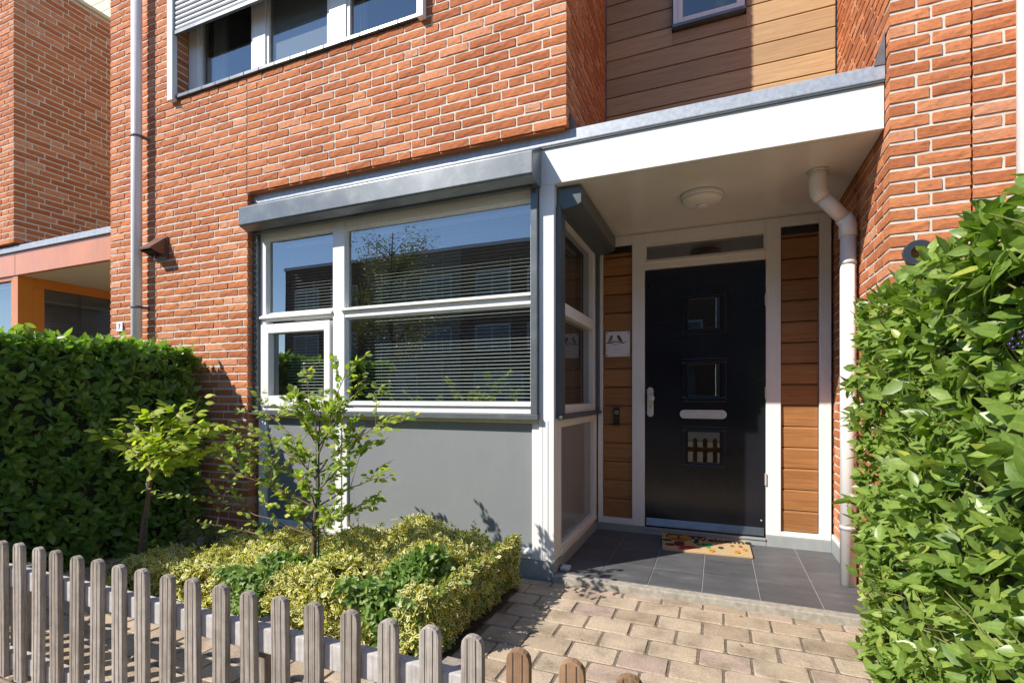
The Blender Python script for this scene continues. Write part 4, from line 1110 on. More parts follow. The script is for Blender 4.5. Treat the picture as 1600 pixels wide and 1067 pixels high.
# house numeral (its tail is behind the hedge)
def numeral9(cx, cz, R, t, y0, y1):
    m = MB(); n = 40; i0 = len(m.v)
    for k in range(n):
        a = 2 * math.pi * k / n; s = math.copysign
        for (rr_, y) in ((R, y0), (R - t, y0), (R - t, y1), (R, y1)):
            m.v.append(Vector((cx + rr_ * math.cos(a) * 1.05, y, cz + rr_ * math.sin(a))))
    for k in range(n):
        a = i0 + 4 * k; b_ = i0 + 4 * ((k + 1) % n)
        for q in range(4): m.face([a + q, a + (q + 1) % 4, b_ + (q + 1) % 4, b_ + q])
    prev = None
    for k in range(13):                       # tail
        a = math.radians(0 - 85 * k / 12); rad = 1.0
        xo = cx + R * 1.05 * math.cos(a) * 1.0 - (0.0); zo = cz + (R * 2.0) * math.sin(a)
        xi = cx + (R - t) * 1.05 * math.cos(a); zi = cz + (R * 2.0 - t) * math.sin(a)
        i = len(m.v); m.v += [Vector((xo, y0 - 0.0005, zo)), Vector((xi, y0 - 0.0005, zi)), Vector((xi, y1 + 0.0005, zi)), Vector((xo, y1 + 0.0005, zo))]
        if prev is not None:
            for q in range(4): m.face([prev + q, prev + (q + 1) % 4, i + (q + 1) % 4, i + q])
        prev = i
    return m
nn = numeral9(0.875, 1.797, 0.060, 0.030, YB - 0.030, YB - 0.012).build("house_number", M['num'], None, 0.002)
tag(nn, "dark house number 9 on the right brick pier, half hidden by the tall hedge", "house number")
pn = thing("number_plate", "small white plate with a 7 on the brick corner above the left hedge", "house number", (-5.17, YB - 0.01, 1.71))
bx("plate", M['plate'], pn, -5.205, -5.118, YB - 0.012, YB - 0.004, 1.722, 1.806, 0.001)
me = text_mb("7", 0.07, 0.0008); me.materials.append(M['black']); o = bpy.data.objects.new("digit", me)
link(o, pn, (-5.162, YB - 0.0132, 1.764)); o.rotation_euler = (math.radians(90), 0, 0)

# small white box beside the bay corner on the porch floor
wb = thing("plastic_box", "small pale plastic box on the porch tiles at the bay corner", "box", (-0.90, 3.13, 0))
bx("box_base", M['steel'], wb, -0.945, -0.885, 3.105, 3.175, 0.001, 0.012, 0.003)
bx("box_lid", M['plate'], wb, -0.943, -0.887, 3.107, 3.173, 0.0125, 0.022, 0.004)

# ------------------------------------------------------------------ doormat
mt = thing("doormat", "cream coir doormat with butterflies and the word Welcome before the door", "doormat", (-0.10, 4.0, 0))
mp = [(-0.385, 4.135), (0.235, 4.175), (0.262, 3.87), (-0.345, 3.815)]
mp = []
for (u, v_) in ((1034, 832.5), (1169, 842), (1176.5, 869), (1035, 856)):
    d = (CAM_H - 0.018) * F_PX / (v_ - HY); tt = (u - 800) / F_PX
    mp.append((d * (tt * C_ - S_), d * (tt * S_ + C_)))
MB().prism_z(mp[::-1], 0.001, 0.017).build("mat_pad", M['mat'], mt, 0.003)
P0, P1, P2, P3 = [Vector((p[0], p[1])) for p in mp]       # back left, back right, front right, front left
def mm(a, b_):                                            # 0..1 across, 0..1 from back to front
    p = P0 * (1 - a) * (1 - b_) + P1 * a * (1 - b_) + P2 * a * b_ + P3 * (1 - a) * b_
    return p.x, p.y
lay = [0]
def motif(name, mat, pts, z=0.0176):
    lay[0] += 1; zz = z + 0.00012 * lay[0]
    q = [mm(a, b_) for a, b_ in pts]
    return MB().prism_z(q, 0.0165, zz).build(name, mat, mt, 0)
def ell(ca, cb, ra, rb, rot=0, n=12):
    out = []
    for k in range(n):
        t_ = 2 * math.pi * k / n; x, y = ra * math.cos(t_), rb * math.sin(t_)
        out.append((ca + x * math.cos(rot) - y * math.sin(rot) * 0.5, cb + x * math.sin(rot) * 2 + y * math.cos(rot)))
    return out
def butterfly(ca, cb, s, m1, m2):
    motif("butterfly", M['m_black'], ell(ca - 0.075 * s, cb - 0.06 * s, 0.085 * s, 0.15 * s, -0.25))
    motif("butterfly", M['m_black'], ell(ca + 0.085 * s, cb - 0.06 * s, 0.095 * s, 0.14 * s, 0.25))
    motif("butterfly", m1, ell(ca - 0.072 * s, cb - 0.05 * s, 0.068 * s, 0.11 * s, -0.25))
    motif("butterfly", m1, ell(ca + 0.082 * s, cb - 0.05 * s, 0.076 * s, 0.10 * s, 0.25))
    motif("butterfly", m2, ell(ca - 0.045 * s, cb + 0.13 * s, 0.045 * s, 0.10 * s, 0.2))
    motif("butterfly", m2, ell(ca + 0.05 * s, cb + 0.13 * s, 0.05 * s, 0.10 * s, -0.2))
    motif("butterfly", M['m_black'], ell(ca, cb + 0.03 * s, 0.010 * s, 0.16 * s))
butterfly(0.20, 0.22, 1.0, M['m_orange'], M['m_brown'])
motif("butterfly", M['m_dred'], ell(0.20, 0.62, 0.065, 0.17, 0.2)); motif("butterfly", M['m_dred'], ell(0.10, 0.72, 0.045, 0.08))
motif("butterfly", M['m_red'], ell(0.31, 0.80, 0.10, 0.085, -0.05)); motif("butterfly", M['m_red'], ell(0.22, 0.90, 0.035, 0.07))
motif("butterfly", M['m_dgreen'], ell(0.40, 0.42, 0.03, 0.13, 0.3)); motif("butterfly", M['m_green'], ell(0.53, 0.56, 0.055, 0.09, -0.2))
motif("butterfly", M['m_green'], ell(0.43, 0.58, 0.035, 0.07)); motif("butterfly", M['m_green'], ell(0.53, 0.70, 0.025, 0.06)); motif("butterfly", M['m_black'], ell(0.475, 0.55, 0.008, 0.10))
motif("leaf_print", M['m_dgreen'], ell(0.06, 0.44, 0.06, 0.07, 0.1))
motif("leaf_print", M['m_black'], ell(0.42, 0.09, 0.10, 0.035)); motif("leaf_print", M['m_black'], ell(0.15, 0.02, 0.09, 0.02))
motif("leaf_print", M['m_black'], ell(0.05, 0.72, 0.02, 0.04))
def flower(ca, cb, m_, s=1.0):
    for k in range(5):
        a = 2 * math.pi * k / 5 + 0.3; motif("flower_print", m_, ell(ca + 0.020 * s * math.cos(a), cb + 0.045 * s * math.sin(a), 0.013 * s, 0.025 * s, n=7))
for (a, b_, m_, s) in ((0.66, 0.44, M['m_pink'], 1), (0.93, 0.05, M['m_pink'], .8), (0.67, 0.68, M['m_dgreen'], 1), (0.80, 0.52, M['m_brown'], .7), (0.89, 0.52, M['m_brown'], .7), (0.93, 0.70, M['m_orange'], .9), (0.56, 0.90, M['m_orange'], 1.2), (0.84, 0.86, M['m_orange'], 1.1)):
    flower(a, b_, m_, s)
me = text_mb("Welcome", 0.128, 0.0008, 0.0022); me.materials.append(M['m_black'])
o = bpy.data.objects.new("lettering", me); cxm, cym = mm(0.69, 0.27)
link(o, mt, (cxm, cym, 0.0215)); ax = (P1 - P0).normalized(); o.rotation_euler = (0, 0, math.atan2(ax.y, ax.x)); o.scale = (0.82, 0.95, 1)

# ------------------------------------------------------------------ picket fence and gate
FY = 1.09; ZT = 0.536
fence = thing("picket_fence", "weathered grey wooden picket fence with pale rails in front of the planting bed", "fence", (-2.0, FY, -0.04))
def picket(name, x0, zt, mat, parent, w=0.058, fy=FY, lean=0.0, rv=None):
    th = 0.019; h0 = -0.01
    prof = [(x0, h0), (x0 + w, h0)]
    R = w / 2; sh = 0.030
    for k in range(9):
        a = math.pi * k / 8
        prof.append((x0 + w / 2 + R * math.cos(a) * (1 if 0 < k < 8 else 1), zt - sh + sh * math.sin(a) ** 0.8))
    m = MB()
    n = len(prof)
    m.prism_y(prof, fy, fy + th)
    for v_ in m.v: v_.x += lean * (v_.z - 0.1)
    o = m.build(name, mat, parent, 0.0025, rv)
    gr = MB()
    for q in (0.30, 0.70):
        gx = x0 + w * q
        gr.box(gx - 0.0011, gx + 0.0011, fy - 0.0006, fy + 0.002, h0 + 0.01, zt - 0.008)
    for v_ in gr.v: v_.x += lean * (v_.z - 0.1)
    gr.build("groove", M['groove'], o, 0)
    return o
PX = -0.5817; k = 0
while True:
    x = PX - 0.1252 * k
    if x < -3.5: break
    picket("picket", x + rnd.uniform(-.002, .002), ZT + rnd.uniform(-.004, .004), M['fence'], fence, 0.057 + rnd.uniform(-.001, .001), lean=rnd.uniform(-.012, .012))
    k += 1
bx("rail", M['rail'], fence, -3.55, -0.545, FY + 0.0205, FY + 0.056, 0.350, 0.424, 0.004)
bx("rail", M['rail'], fence, -3.55, -0.545, FY + 0.0205, FY + 0.056, 0.015, 0.082, 0.004)
for xx in (-2.745, -1.362, -0.690):
    bx("post", M['fence'], fence, xx, xx + 0.062, FY + 0.0575, FY + 0.12, -0.06, 0.408, 0.004)
gate = thing("garden_gate", "low brown stained picket gate at the right end of the grey fence", "gate", (0.0, FY - 0.02, -0.04))
for (u, v_) in ((809, 1016), (893, 1033.5), (983, 1057.5)):
    d = (CAM_H - ZT) * F_PX / (v_ - HY); tt = (u - 800) / F_PX
    x, y = d * (tt * C_ - S_), d * (tt * S_ + C_)
    picket("picket", x - 0.030, ZT, M['fence_brown'], gate, 0.058, fy=y)
for q in range(1, 5): picket("picket", x - 0.030 + 0.127 * q, ZT, M['fence_brown'], gate, 0.058, fy=y - 0.003)
bx("rail", M['fence_brown'], gate, -0.45, 0.42, FY + 0.000, FY + 0.03, 0.35, 0.415, 0.004)
bx("rail", M['fence_brown'], gate, -0.45, 0.42, FY + 0.000, FY + 0.03, 0.02, 0.08, 0.004)

# ------------------------------------------------------------------ foliage
def leaf_template(w, fold, droop, tipw=0.6):
    """unit leaf along +x, up +z; returns verts, faces, edge flags"""
    V = [(0, 0, 0), (0.30, w * 0.92, fold * 0.9), (0.66, w * tipw * 1.25, fold * 0.7 - droop * 0.35), (1, 0, -droop),
         (0.66, -w * tipw * 1.25, fold * 0.7 - droop * 0.35), (0.30, -w * 0.92, fold * 0.9), (0.33, 0, 0.0), (0.68, 0, -droop * 0.3)]
    Fq = [(0, 6, 1), (1, 6, 7, 2), (2, 7, 3), (0, 5, 6), (5, 4, 7, 6), (4, 3, 7)]
    E = [0.5, 1, 1, 1, 1, 1, 0, 0]
    return np.array(V), Fq, np.array(E)
def basis(ax, nr):
    x = ax / np.linalg.norm(ax, axis=-1, keepdims=True)
    z = nr - (nr * x).sum(-1, keepdims=True) * x
    z /= np.linalg.norm(z, axis=-1, keepdims=True) + 1e-9
    y = np.cross(z, x)
    return np.stack([x, y, z], axis=-1)
def leaves_mesh(name, tmpls, P, R, S, RV, mat, parent):
    n = len(P); idx = npr.randint(0, len(tmpls), n)
    V = np.zeros((n, 8, 3)); 
    for k, (tv, tf, te) in enumerate(tmpls):
        m_ = idx == k
        V[m_] = np.einsum('nij,vj->nvi', R[m_], tv) * S[m_, None, None] + P[m_, None, :]
    tf = tmpls[0][1]; te = tmpls[0][2]
    flat = V.reshape(-1, 3)
    org = flat.mean(0); org[2] = flat[:, 2].min()
    loops = []; starts = []; tot = []
    per = [q for f_ in tf for q in f_]; nl = len(per)
    L = (np.arange(n)[:, None] * 8 + np.array(per)[None, :]).ravel()
    fl = np.array([len(f_) for f_ in tf]); st1 = np.concatenate([[0], np.cumsum(fl)[:-1]])
    starts = (np.arange(n)[:, None] * nl + st1[None, :]).ravel()
    me = bpy.data.meshes.new(name)
    me.vertices.add(n * 8); me.vertices.foreach_set("co", (flat - org).ravel())
    me.loops.add(len(L)); me.loops.foreach_set("vertex_index", L.astype(np.int32))
    me.polygons.add(n * len(tf)); me.polygons.foreach_set("loop_start", starts.astype(np.int32))
    me.polygons.foreach_set("loop_total", np.tile(fl, n).astype(np.int32))
    me.polygons.foreach_set("use_smooth", np.ones(n * len(tf), dtype=bool))
    me.update(calc_edges=True); me.validate()
    me.materials.append(mat)
    add_attr(me, "rnd", np.repeat(RV, len(tf))); add_attr(me, "edge", np.tile(te, n), 'POINT')
    o = bpy.data.objects.new(name, me); o['kind'] = 'stuff'
    return link(o, parent, Vector(org))
LPM = {}
def leaf_part_mesh(tag_, tmpls, k, rvq, mat):
    key = (tag_, k, rvq)
    if key not in LPM:
        tv, tf, te = tmpls[k]
        me = bpy.data.meshes.new("leaf"); me.from_pydata([tuple(p) for p in tv], [], [list(q) for q in tf])
        me.materials.append(mat); me.polygons.foreach_set("use_smooth", [True] * len(tf))
        add_attr(me, "rnd", [rvq / 8.0] * len(tf)); add_attr(me, "edge", te, 'POINT'); LPM[key] = me
    return LPM[key]
def leaves(parent, tag_, tmpls, P, R, S, RV, mat, limit=300, name="foliage"):
    P = np.asarray(P); R = np.asarray(R); S = np.asarray(S); RV = np.asarray(RV)
    s = np.array([shown_size(p[0], p[1], p[2], sz) for p, sz in zip(P, S)])
    order = np.argsort(-s); big = order[:limit]; rest = order[limit:]
    for i in big:
        k = int(npr.randint(0, len(tmpls)))
        o = bpy.data.objects.new("leaf", leaf_part_mesh(tag_, tmpls, k, int(np.clip(RV[i] * 8, 0, 8)), mat))
        link(o, parent, Vector(P[i]))
        o.rotation_mode = 'QUATERNION'; o.rotation_quaternion = Matrix(R[i].tolist()).to_quaternion(); o.scale = (S[i],) * 3
    if len(rest): leaves_mesh(name, tmpls, P[rest], R[rest], S[rest], RV[rest], mat, parent)

T_LAUREL = [leaf_template(0.26, 0.055, 0.06, .63), leaf_template(0.235, 0.08, 0.14, .62), leaf_template(0.28, 0.04, 0.02, .63), leaf_template(0.25, 0.07, -0.05, .62)]
T_ROUND = [leaf_template(0.30, 0.06, 0.08, 0.66), leaf_template(0.27, 0.10, 0.16, 0.64), leaf_template(0.32, 0.03, 0.02, 0.66)]
T_EUO = [leaf_template(0.28, 0.05, 0.05, 0.66), leaf_template(0.25, 0.10, 0.12, 0.62), leaf_template(0.30, 0.02, 0.0, 0.66)]

def vnoise(seed, scale):
    rs_ = np.random.RandomState(seed); K = rs_.normal(size=(10, 3)) * scale; ph = rs_.uniform(0, 6.28, 10)
    return lambda X: np.sin(X @ K.T + ph).mean(1) * 1.8
def hedge(label, x0, x1, y0, y1, z1, mat, size, faces, seed, n_per_m2, group, tag_, stick=0.0, ragged=0.05):
    h = thing("hedge", label, "hedge", ((x0 + x1) / 2, (y0 + y1) / 2, -0.04), group)
    rs_ = np.random.RandomState(seed); nz = vnoise(seed, 5.0)
    P = []; R = []; S = []; RV = []
    def sprigs(n, a, b_, c, nrm, off=0.0):
        # a: corner, b_, c: spans; nrm: outward
        for _ in range(n):
            p = a + b_ * rs_.rand() + c * rs_.rand()
            fy = (p[1] - y0) / (y1 - y0); p[2] *= 1 - (1 - 0.98) * fy - (0.05 if x0 < 0 else 0.012) * max(0.0, (fy - 0.88) / 0.12) ** 2
            depth = -abs(rs_.normal()) * 0.045 - off
            bulge = float(nz(p[None, :])[0]) * ragged
            p = p + nrm * (depth + bulge)
            if stick and rs_.rand() < stick: p = p + nrm * rs_.uniform(0.02, 0.07)
            d = nrm * rs_.uniform(0.35, 1.1) + np.array([0, 0, 1]) * rs_.uniform(-0.1, 0.8) + rs_.normal(size=3) * 0.40
            d /= np.linalg.norm(d)
            nl = rs_.randint(4, 8); ln = size * rs_.uniform(0.6, 1.0); a0 = rs_.uniform(0, 6.28)
            t1 = np.cross(d, [0.3, 0.5, 0.81]); t1 /= np.linalg.norm(t1); t2 = np.cross(d, t1)
            tone = rs_.rand() * 0.55
            for q in range(nl):
                fr_ = q / nl; pp = p - d * ln * (1 - fr_) * 0.9
                an = a0 + (q // 2) * 1.57 + (q % 2) * math.pi + rs_.normal() * 0.25
                rad = t1 * math.cos(an) + t2 * math.sin(an)
                spread = 1.15 - 0.75 * fr_
                ax = rad * spread + d * (0.35 + fr_ * 0.9) + np.array([0, 0, -0.12]); ax /= np.linalg.norm(ax)
                nr = d * 0.6 - rad * 0.25 + np.array([0, 0, 0.30]) + nrm * 0.75 + rs_.normal(size=3) * 0.24
                s = size * rs_.uniform(0.55, 1.2) * (1.0 - 0.30 * (fr_ > 0.8))
                P.append(pp); R.append(basis(ax, nr)); S.append(s)
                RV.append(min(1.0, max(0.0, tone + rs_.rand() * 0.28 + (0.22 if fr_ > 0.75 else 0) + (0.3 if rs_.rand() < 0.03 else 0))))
    X = np.array([x1 - x0, 0, 0.]); Y = np.array([0, y1 - y0, 0.]); Z = np.array([0, 0, z1 + 0.03])

    o = np.array([x0, y0, -0.03])
    for fc in faces:
        if fc == '-x': sprigs(int(n_per_m2 * Y[1] * Z[2]), o, Y, Z, np.array([-1., 0, 0]))
        if fc == '+x': sprigs(int(n_per_m2 * Y[1] * Z[2]), o + X, Y, Z, np.array([1., 0, 0]))
        if fc == '-y': sprigs(int(n_per_m2 * X[0] * Z[2]), o, X, Z, np.array([0., -1, 0]))
        if fc == '+y': sprigs(int(n_per_m2 * X[0] * Z[2] * .6), o + Y, X, Z, np.array([0., 1, 0]))
        if fc == 'top': sprigs(int(n_per_m2 * X[0] * Y[1] * 1.15), o + Z, X, Y, np.array([0., 0, 1.]))
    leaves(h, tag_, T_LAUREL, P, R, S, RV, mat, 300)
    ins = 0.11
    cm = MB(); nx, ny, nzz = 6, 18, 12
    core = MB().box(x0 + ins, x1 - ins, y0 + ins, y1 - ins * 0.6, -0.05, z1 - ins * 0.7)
    core.build("shade_core", M['core'], h, 0.03)  # solid block whose dark colour stands in for shade between the leaves
    tw = MB(); rr2 = random.Random(seed)
    for _ in range(260):
        fx = (x0 + ins * 0.8) if '-x' in faces else (x1 - ins * 0.8)
        sgn = -1 if '-x' in faces else 1
        p = Vector((fx, rr2.uniform(y0, y1), rr2.uniform(0.1, z1 - 0.1)))
        q = p + Vector((sgn * rr2.uniform(0.05, 0.11), rr2.uniform(-.1, .1), rr2.uniform(0, .14)))
        tw.tube([p, (p + q) / 2 + Vector((0, 0, rr2.uniform(-.01, .02))), q], [0.0035, 0.0028, 0.0016], 5, False)
    tw.build("twigs", M['stem'], h, 0)['kind'] = 'stuff'
    return h
hedge("tall clipped laurel hedge at left, its near side in dark green shade", -4.65, -3.95, 0.7, 2.90, 1.535, M['leafL'], 0.078, ('+x', 'top', '-y'), 5, 430, "clipped laurel hedges", "hl", 0.04, 0.03)
hr = hedge("tall sunlit bright green laurel hedge beside the brick pier on the right", 0.606, 1.45, 0.75, 2.875, 1.585, M['leafR'], 0.069, ('-x', 'top', '-y', '+y'), 9, 430, "clipped laurel hedges", "hr", 0.10, 0.045)
bm_ = MB()
for (u, v_) in ((1592, 520), (1585, 530), (1596, 538), (1588, 543), (1598, 527), (1580, 538)):
    x, z = onY(u, v_, 1.36); bm_.lathe([(0.0008, z - 0.005), (0.004, z - 0.003), (0.005, z), (0.004, z + 0.003), (0.0008, z + 0.005)], x + rnd.uniform(-.005, .005) - 0.0, 1.36, 10)
bm_.build("berries", M['berry'], hr, 0)

# variegated ground-covering shrub
def shrub_mass(label, cat, name, regions, seed, mats, tmpl, parent_loc, tag_, nl):
    h = thing(name, label, cat, parent_loc)
    return h
eu = thing("euonymus_shrub", "wide low variegated yellow and green shrub filling the bed before the bay", "shrub", (-2.2, 2.35, -0.04))
rs = np.random.RandomState(3); nzz = vnoise(77, 4.0)
def bush_height(x, y):
    # ground plan: right block tall, tapering to the left
    ex = (x + 3.35) / 2.25                       # 0 left .. 1 right
    top = 0.17 + 0.18 * np.clip(ex * 1.25, 0, 1)
    top = top + 0.05 * math.sin(x * 5.1 + 1) * math.sin(y * 6.3) + 0.03 * math.sin(x * 13 + y * 9)
    xr = -1.13 + 0.03 * math.sin(y * 9); xl = -3.38 + 0.25 * (y - 2.0)
    yf = 1.84 + 0.05 * math.sin(x * 4.0) ; yb = 2.86 - 0.30 * np.clip((-2.3 - x) / 0.8, 0, 1)
    m_ = min(xr - x, x - xl, y - yf, yb - y)
    if m_ <= 0: return 0.0
    return top * min(1.0, (m_ / 0.16)) ** 0.38
P = []; R = []; S = []; RV = []; G = []
tries = 0
for _ in range(8200):
    x = rs.uniform(-3.45, -1.12); y = rs.uniform(1.8, 2.88)
    hh = bush_height(x, y)
    if hh <= 0.02: continue
    hx = (bush_height(x + .03, y) - bush_height(x - .03, y)) / .06; hy = (bush_height(x, y + .03) - bush_height(x, y - .03)) / .06
    nrm = np.array([-hx, -hy, 1.0]); nrm /= np.linalg.norm(nrm)
    # steep flanks get sprigs through their whole height
    z = -0.04 + hh * (1 if rs.rand() < 0.62 or hh < 0.2 else rs.uniform(0.3, 1))
    p = np.array([x, y, z]) + rs.normal(size=3) * 0.008
    d = nrm + rs.normal(size=3) * 0.38 + np.array([0, 0, .2]); d /= np.linalg.norm(d)
    green = float(nzz(p[None, :] * np.array([1, 1, 0.6]))[0]) > 0.30
    a0 = rs.uniform(0, 6.28); t1 = np.cross(d, [0.3, 0.5, 0.81]); t1 /= np.linalg.norm(t1); t2 = np.cross(d, t1)
    sz = 0.030 * (1.25 if green else 1.0)
    if rs.rand() < 0.05: p = p + d * rs.uniform(0.02, 0.06)
    for q in range(6):
        fr_ = q / 6; an = a0 + (q // 2) * 1.57 + (q % 2) * math.pi + rs.normal() * 0.2
        rad = t1 * math.cos(an) + t2 * math.sin(an)
        ax = rad * (1.2 - 0.7 * fr_) + d * (0.2 + 0.7 * fr_); ax /= np.linalg.norm(ax)
        P.append(p - d * 0.035 * (1 - fr_)); R.append(basis(ax, d + rs.normal(size=3) * 0.2 - rad * .25)); S.append(sz * rs.uniform(.75, 1.2)); RV.append(rs.rand()); G.append(green)
# right and front flanks
for _ in range(2600):
    if rs.rand() < 0.5: x = -1.12 + rs.normal() * .012; y = rs.uniform(1.88, 2.84); nrm = np.array([1., -.1, .25])
    else: y = 1.86 + rs.normal() * .02; x = rs.uniform(-3.2, -1.16); nrm = np.array([.0, -1., .25])
    hh = 0.30 if x > -1.8 else 0.2 + 0.06 * (x + 3.2)
    z = rs.uniform(-.02, hh - .02); p = np.array([x, y, z]) - nrm * 0.04 * (1 - z / .3)
    d = nrm + rs.normal(size=3) * .35; d /= np.linalg.norm(d)
    green = (float(nzz(p[None, :] * np.array([1, 1, .6]))[0]) > 0.15) if x < -1.3 else rs.rand() < 0.12
    a0 = rs.uniform(0, 6.28); t1 = np.cross(d, [0.3, 0.5, 0.81]); t1 /= np.linalg.norm(t1); t2 = np.cross(d, t1)
    for q in range(6):
        fr_ = q / 6; an = a0 + (q // 2) * 1.57 + (q % 2) * math.pi
        rad = t1 * math.cos(an) + t2 * math.sin(an)
        ax = rad * (1.2 - 0.7 * fr_) + d * (0.2 + 0.7 * fr_) + np.array([0, 0, -.25])
        P.append(p - d * 0.03 * (1 - fr_)); R.append(basis(ax, d + np.array([0, 0, .5]) + rs.normal(size=3) * 0.2)); S.append(0.031 * rs.uniform(.75, 1.2) * (1.2 if green else 1)); RV.append(rs.rand()); G.append(green)
P = np.array(P); R = np.array(R); S = np.array(S); RV = np.array(RV); G = np.array(G)
leaves(eu, "euv", T_EUO, P[~G], R[~G], S[~G], RV[~G], M['leafE'], 200, "variegated_foliage")
leaves(eu, "eug", T_ROUND, P[G], R[G], S[G], RV[G], M['leafG'], 90, "green_foliage")
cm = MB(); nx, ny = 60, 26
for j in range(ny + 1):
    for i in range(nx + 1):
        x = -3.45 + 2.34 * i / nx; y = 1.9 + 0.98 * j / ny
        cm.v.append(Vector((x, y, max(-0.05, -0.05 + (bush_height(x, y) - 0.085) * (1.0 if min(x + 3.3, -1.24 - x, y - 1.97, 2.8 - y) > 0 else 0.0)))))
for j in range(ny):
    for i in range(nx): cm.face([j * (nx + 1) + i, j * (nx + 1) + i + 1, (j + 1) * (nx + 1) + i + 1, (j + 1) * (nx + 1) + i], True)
cm.build("shade_core", M['core'], eu, 0)  # closed mound under the leaves, coloured dark as painted inner shade
# shoots sticking out of the top
sh = MB(); P2 = []; R2 = []; S2 = []; V2 = []
for (u, v_, Y) in ((742, 812, 2.8), (700, 818, 2.82), (597, 815, 2.8), (640, 825, 2.85), (560, 800, 2.75)):
    x, z = onY(u, v_, Y); b0 = Vector((x - 0.01, Y, z - 0.12)); b1 = Vector((x, Y, z))
    sh.tube([b0, (b0 + b1) / 2 + Vector((0.004, 0, 0)), b1], [0.0018, 0.0014, 0.0008], 5, False)
    for q in range(6):
        p = b0.lerp(b1, 0.35 + 0.65 * q / 5); an = q * 2.4
        ax = np.array([math.cos(an), math.sin(an) * .6, 0.5]); P2.append(np.array(p)); R2.append(basis(ax, np.array([0, -.3, 1.]))); S2.append(0.02); V2.append(rs.rand())
sh.build("shoot_stems", M['stem'], eu, 0)
leaves(eu, "eus", T_ROUND, P2, R2, S2, V2, M['leafG'], 0, "shoot_leaves")

# small trees: trunk, limbs, twigs, leaves
def young_tree(label, base, fork, tips, spread, leaf_mat, leaf_size, tag_, n_leaf, tr, seed, along=(0.25, 1.0), sub=3, droop=0.0):
    t = thing("young_tree", label, "tree", tuple(base)); r = random.Random(seed)
    base = Vector(base); fork = Vector(fork)
    tk = MB(); pts = [base + Vector((0, 0, -0.03))]
    for k in range(1, 7):
        f_ = k / 6; pts.append(base.lerp(fork, f_) + Vector((r.uniform(-.008, .008), r.uniform(-.008, .008), 0)))
    tk.tube(pts, [tr * (1 - 0.35 * k / 6) for k in range(7)], 10)
    tk.build("trunk", M['bark'], t, 0)
    limbs = MB(); P = []; R = []; S = []; V = []; twigs = []
    for tip, z0 in tips:
        tip = Vector(tip); st_ = base.lerp(fork, z0)
        L = (tip - st_).length
        mid = st_.lerp(tip, 0.5) + Vector((0, 0, L * r.uniform(0.02, 0.12)))
        path = arc(st_, mid, tip, 8)
        path = [p + Vector((r.uniform(-1, 1), r.uniform(-1, 1), r.uniform(-1, 1))) * 0.006 for p in path]
        limbs.tube(path, [tr * 0.25 * (1 - k / 9.5) + 0.0008 for k in range(9)], 6, False)
        twigs.append(path)
        for s in range(sub):
            k = r.randrange(2, 8); d = (path[k] - path[k - 1]).normalized()
            dd = (d * 0.7 + Vector((r.uniform(-1, 1), r.uniform(-1, 1), r.uniform(-.3, 1))) * 0.8).normalized()
            e_ = path[k] + dd * L * r.uniform(0.18, 0.42)
            pth = arc(path[k], path[k].lerp(e_, .5) + Vector((0, 0, .01)), e_, 5)
            limbs.tube(pth, [0.0022 - 0.0003 * q for q in range(6)], 5, False); twigs.append(pth)
    limbs.build("limbs", M['twig'], t, 0)
    tot = sum(len(p) for p in twigs)
    while len(P) < n_leaf:
        pth = r.choice(twigs); f_ = r.uniform(along[0], along[1]) if len(pth) > 6 else r.uniform(0.1, 1.0)
        q = f_ * (len(pth) - 1); k = min(int(q), len(pth) - 2); p = pth[k].lerp(pth[k + 1], q - k)
        d = (pth[k + 1] - pth[k]).normalized(); sgn = r.choice((-1, 1))
        side_ = d.cross(Vector((0, 0, 1))); side_ = side_.normalized() if side_.length > .1 else Vector((1, 0, 0))
        ax = (d * r.uniform(.3, 1.1) + side_ * sgn * r.uniform(.5, 1) + Vector((r.uniform(-.3, .3), r.uniform(-.3, .3), r.uniform(-.5, .35) - droop))).normalized()
        nr = Vector((r.uniform(-.6, .5), r.uniform(-1.3, -.1), 0.75))
        P.append(np.array(p + ax * leaf_size * r.uniform(.1, .7))); R.append(basis(np.array(ax), np.array(nr))); S.append(leaf_size * r.uniform(.65, 1.2)); V.append(r.random())
    leaves(t, tag_, T_ROUND, P, R, S, V, leaf_mat, 290)
    return t
def tip(u, v_, Y):
    x, z = onY(u, v_, Y); return (x, Y, z)
TY = 2.14
bx0, _ = onY(490, 870, TY)
ft = tip(497, 690, TY)
tips = [(tip(545, 575, 2.10), 1.0), (tip(571, 600, 2.2), .95), (tip(620, 646, 2.1), .85), (tip(608, 744, 2.05), .6), (tip(584, 790, 2.15), .45), (tip(476, 584, 2.2), 1.0), (tip(451, 626, 2.0), .95),
        (tip(376, 662, 2.1), .8), (tip(350, 732, 2.0), .6), (tip(316, 777, 2.1), .42), (tip(320, 820, 2.2), .3), (tip(410, 640, 2.25), .85), (tip(590, 690, 2.3), .8), (tip(430, 790, 1.95), .45),
        (tip(400, 720, 2.3), .7), (tip(530, 640, 2.0), .9), (tip(545, 720, 1.95), .7), (tip(440, 690, 1.95), .75), (tip(520, 800, 2.0), .4), (tip(505, 600, 2.15), .95), (tip(380, 690, 2.2), .7), (tip(470, 740, 2.0), .6),
        (tip(560, 670, 2.1), .8), (tip(420, 760, 2.1), .5)]
t1_ = young_tree("young bushy tree with small green leaves standing before the bay window", (bx0, TY, -0.03), ft, tips, 0.3, M['leafT'], 0.040, "ty", 2300, 0.016, 4, (0.15, 1.0), 4)
sk = thing("plant_stake", "thin dark green stake beside the trunk of the bushy young tree", "stake", (bx0 + 0.05, TY - 0.01, -0.04), "green stakes tied to the young trees")
MB().tube([(bx0 + 0.05, TY - 0.015, -0.04), (bx0 + 0.045, TY - 0.015, 0.93)], 0.005, 8).build("stake_rod", M['stake'], sk, 0)
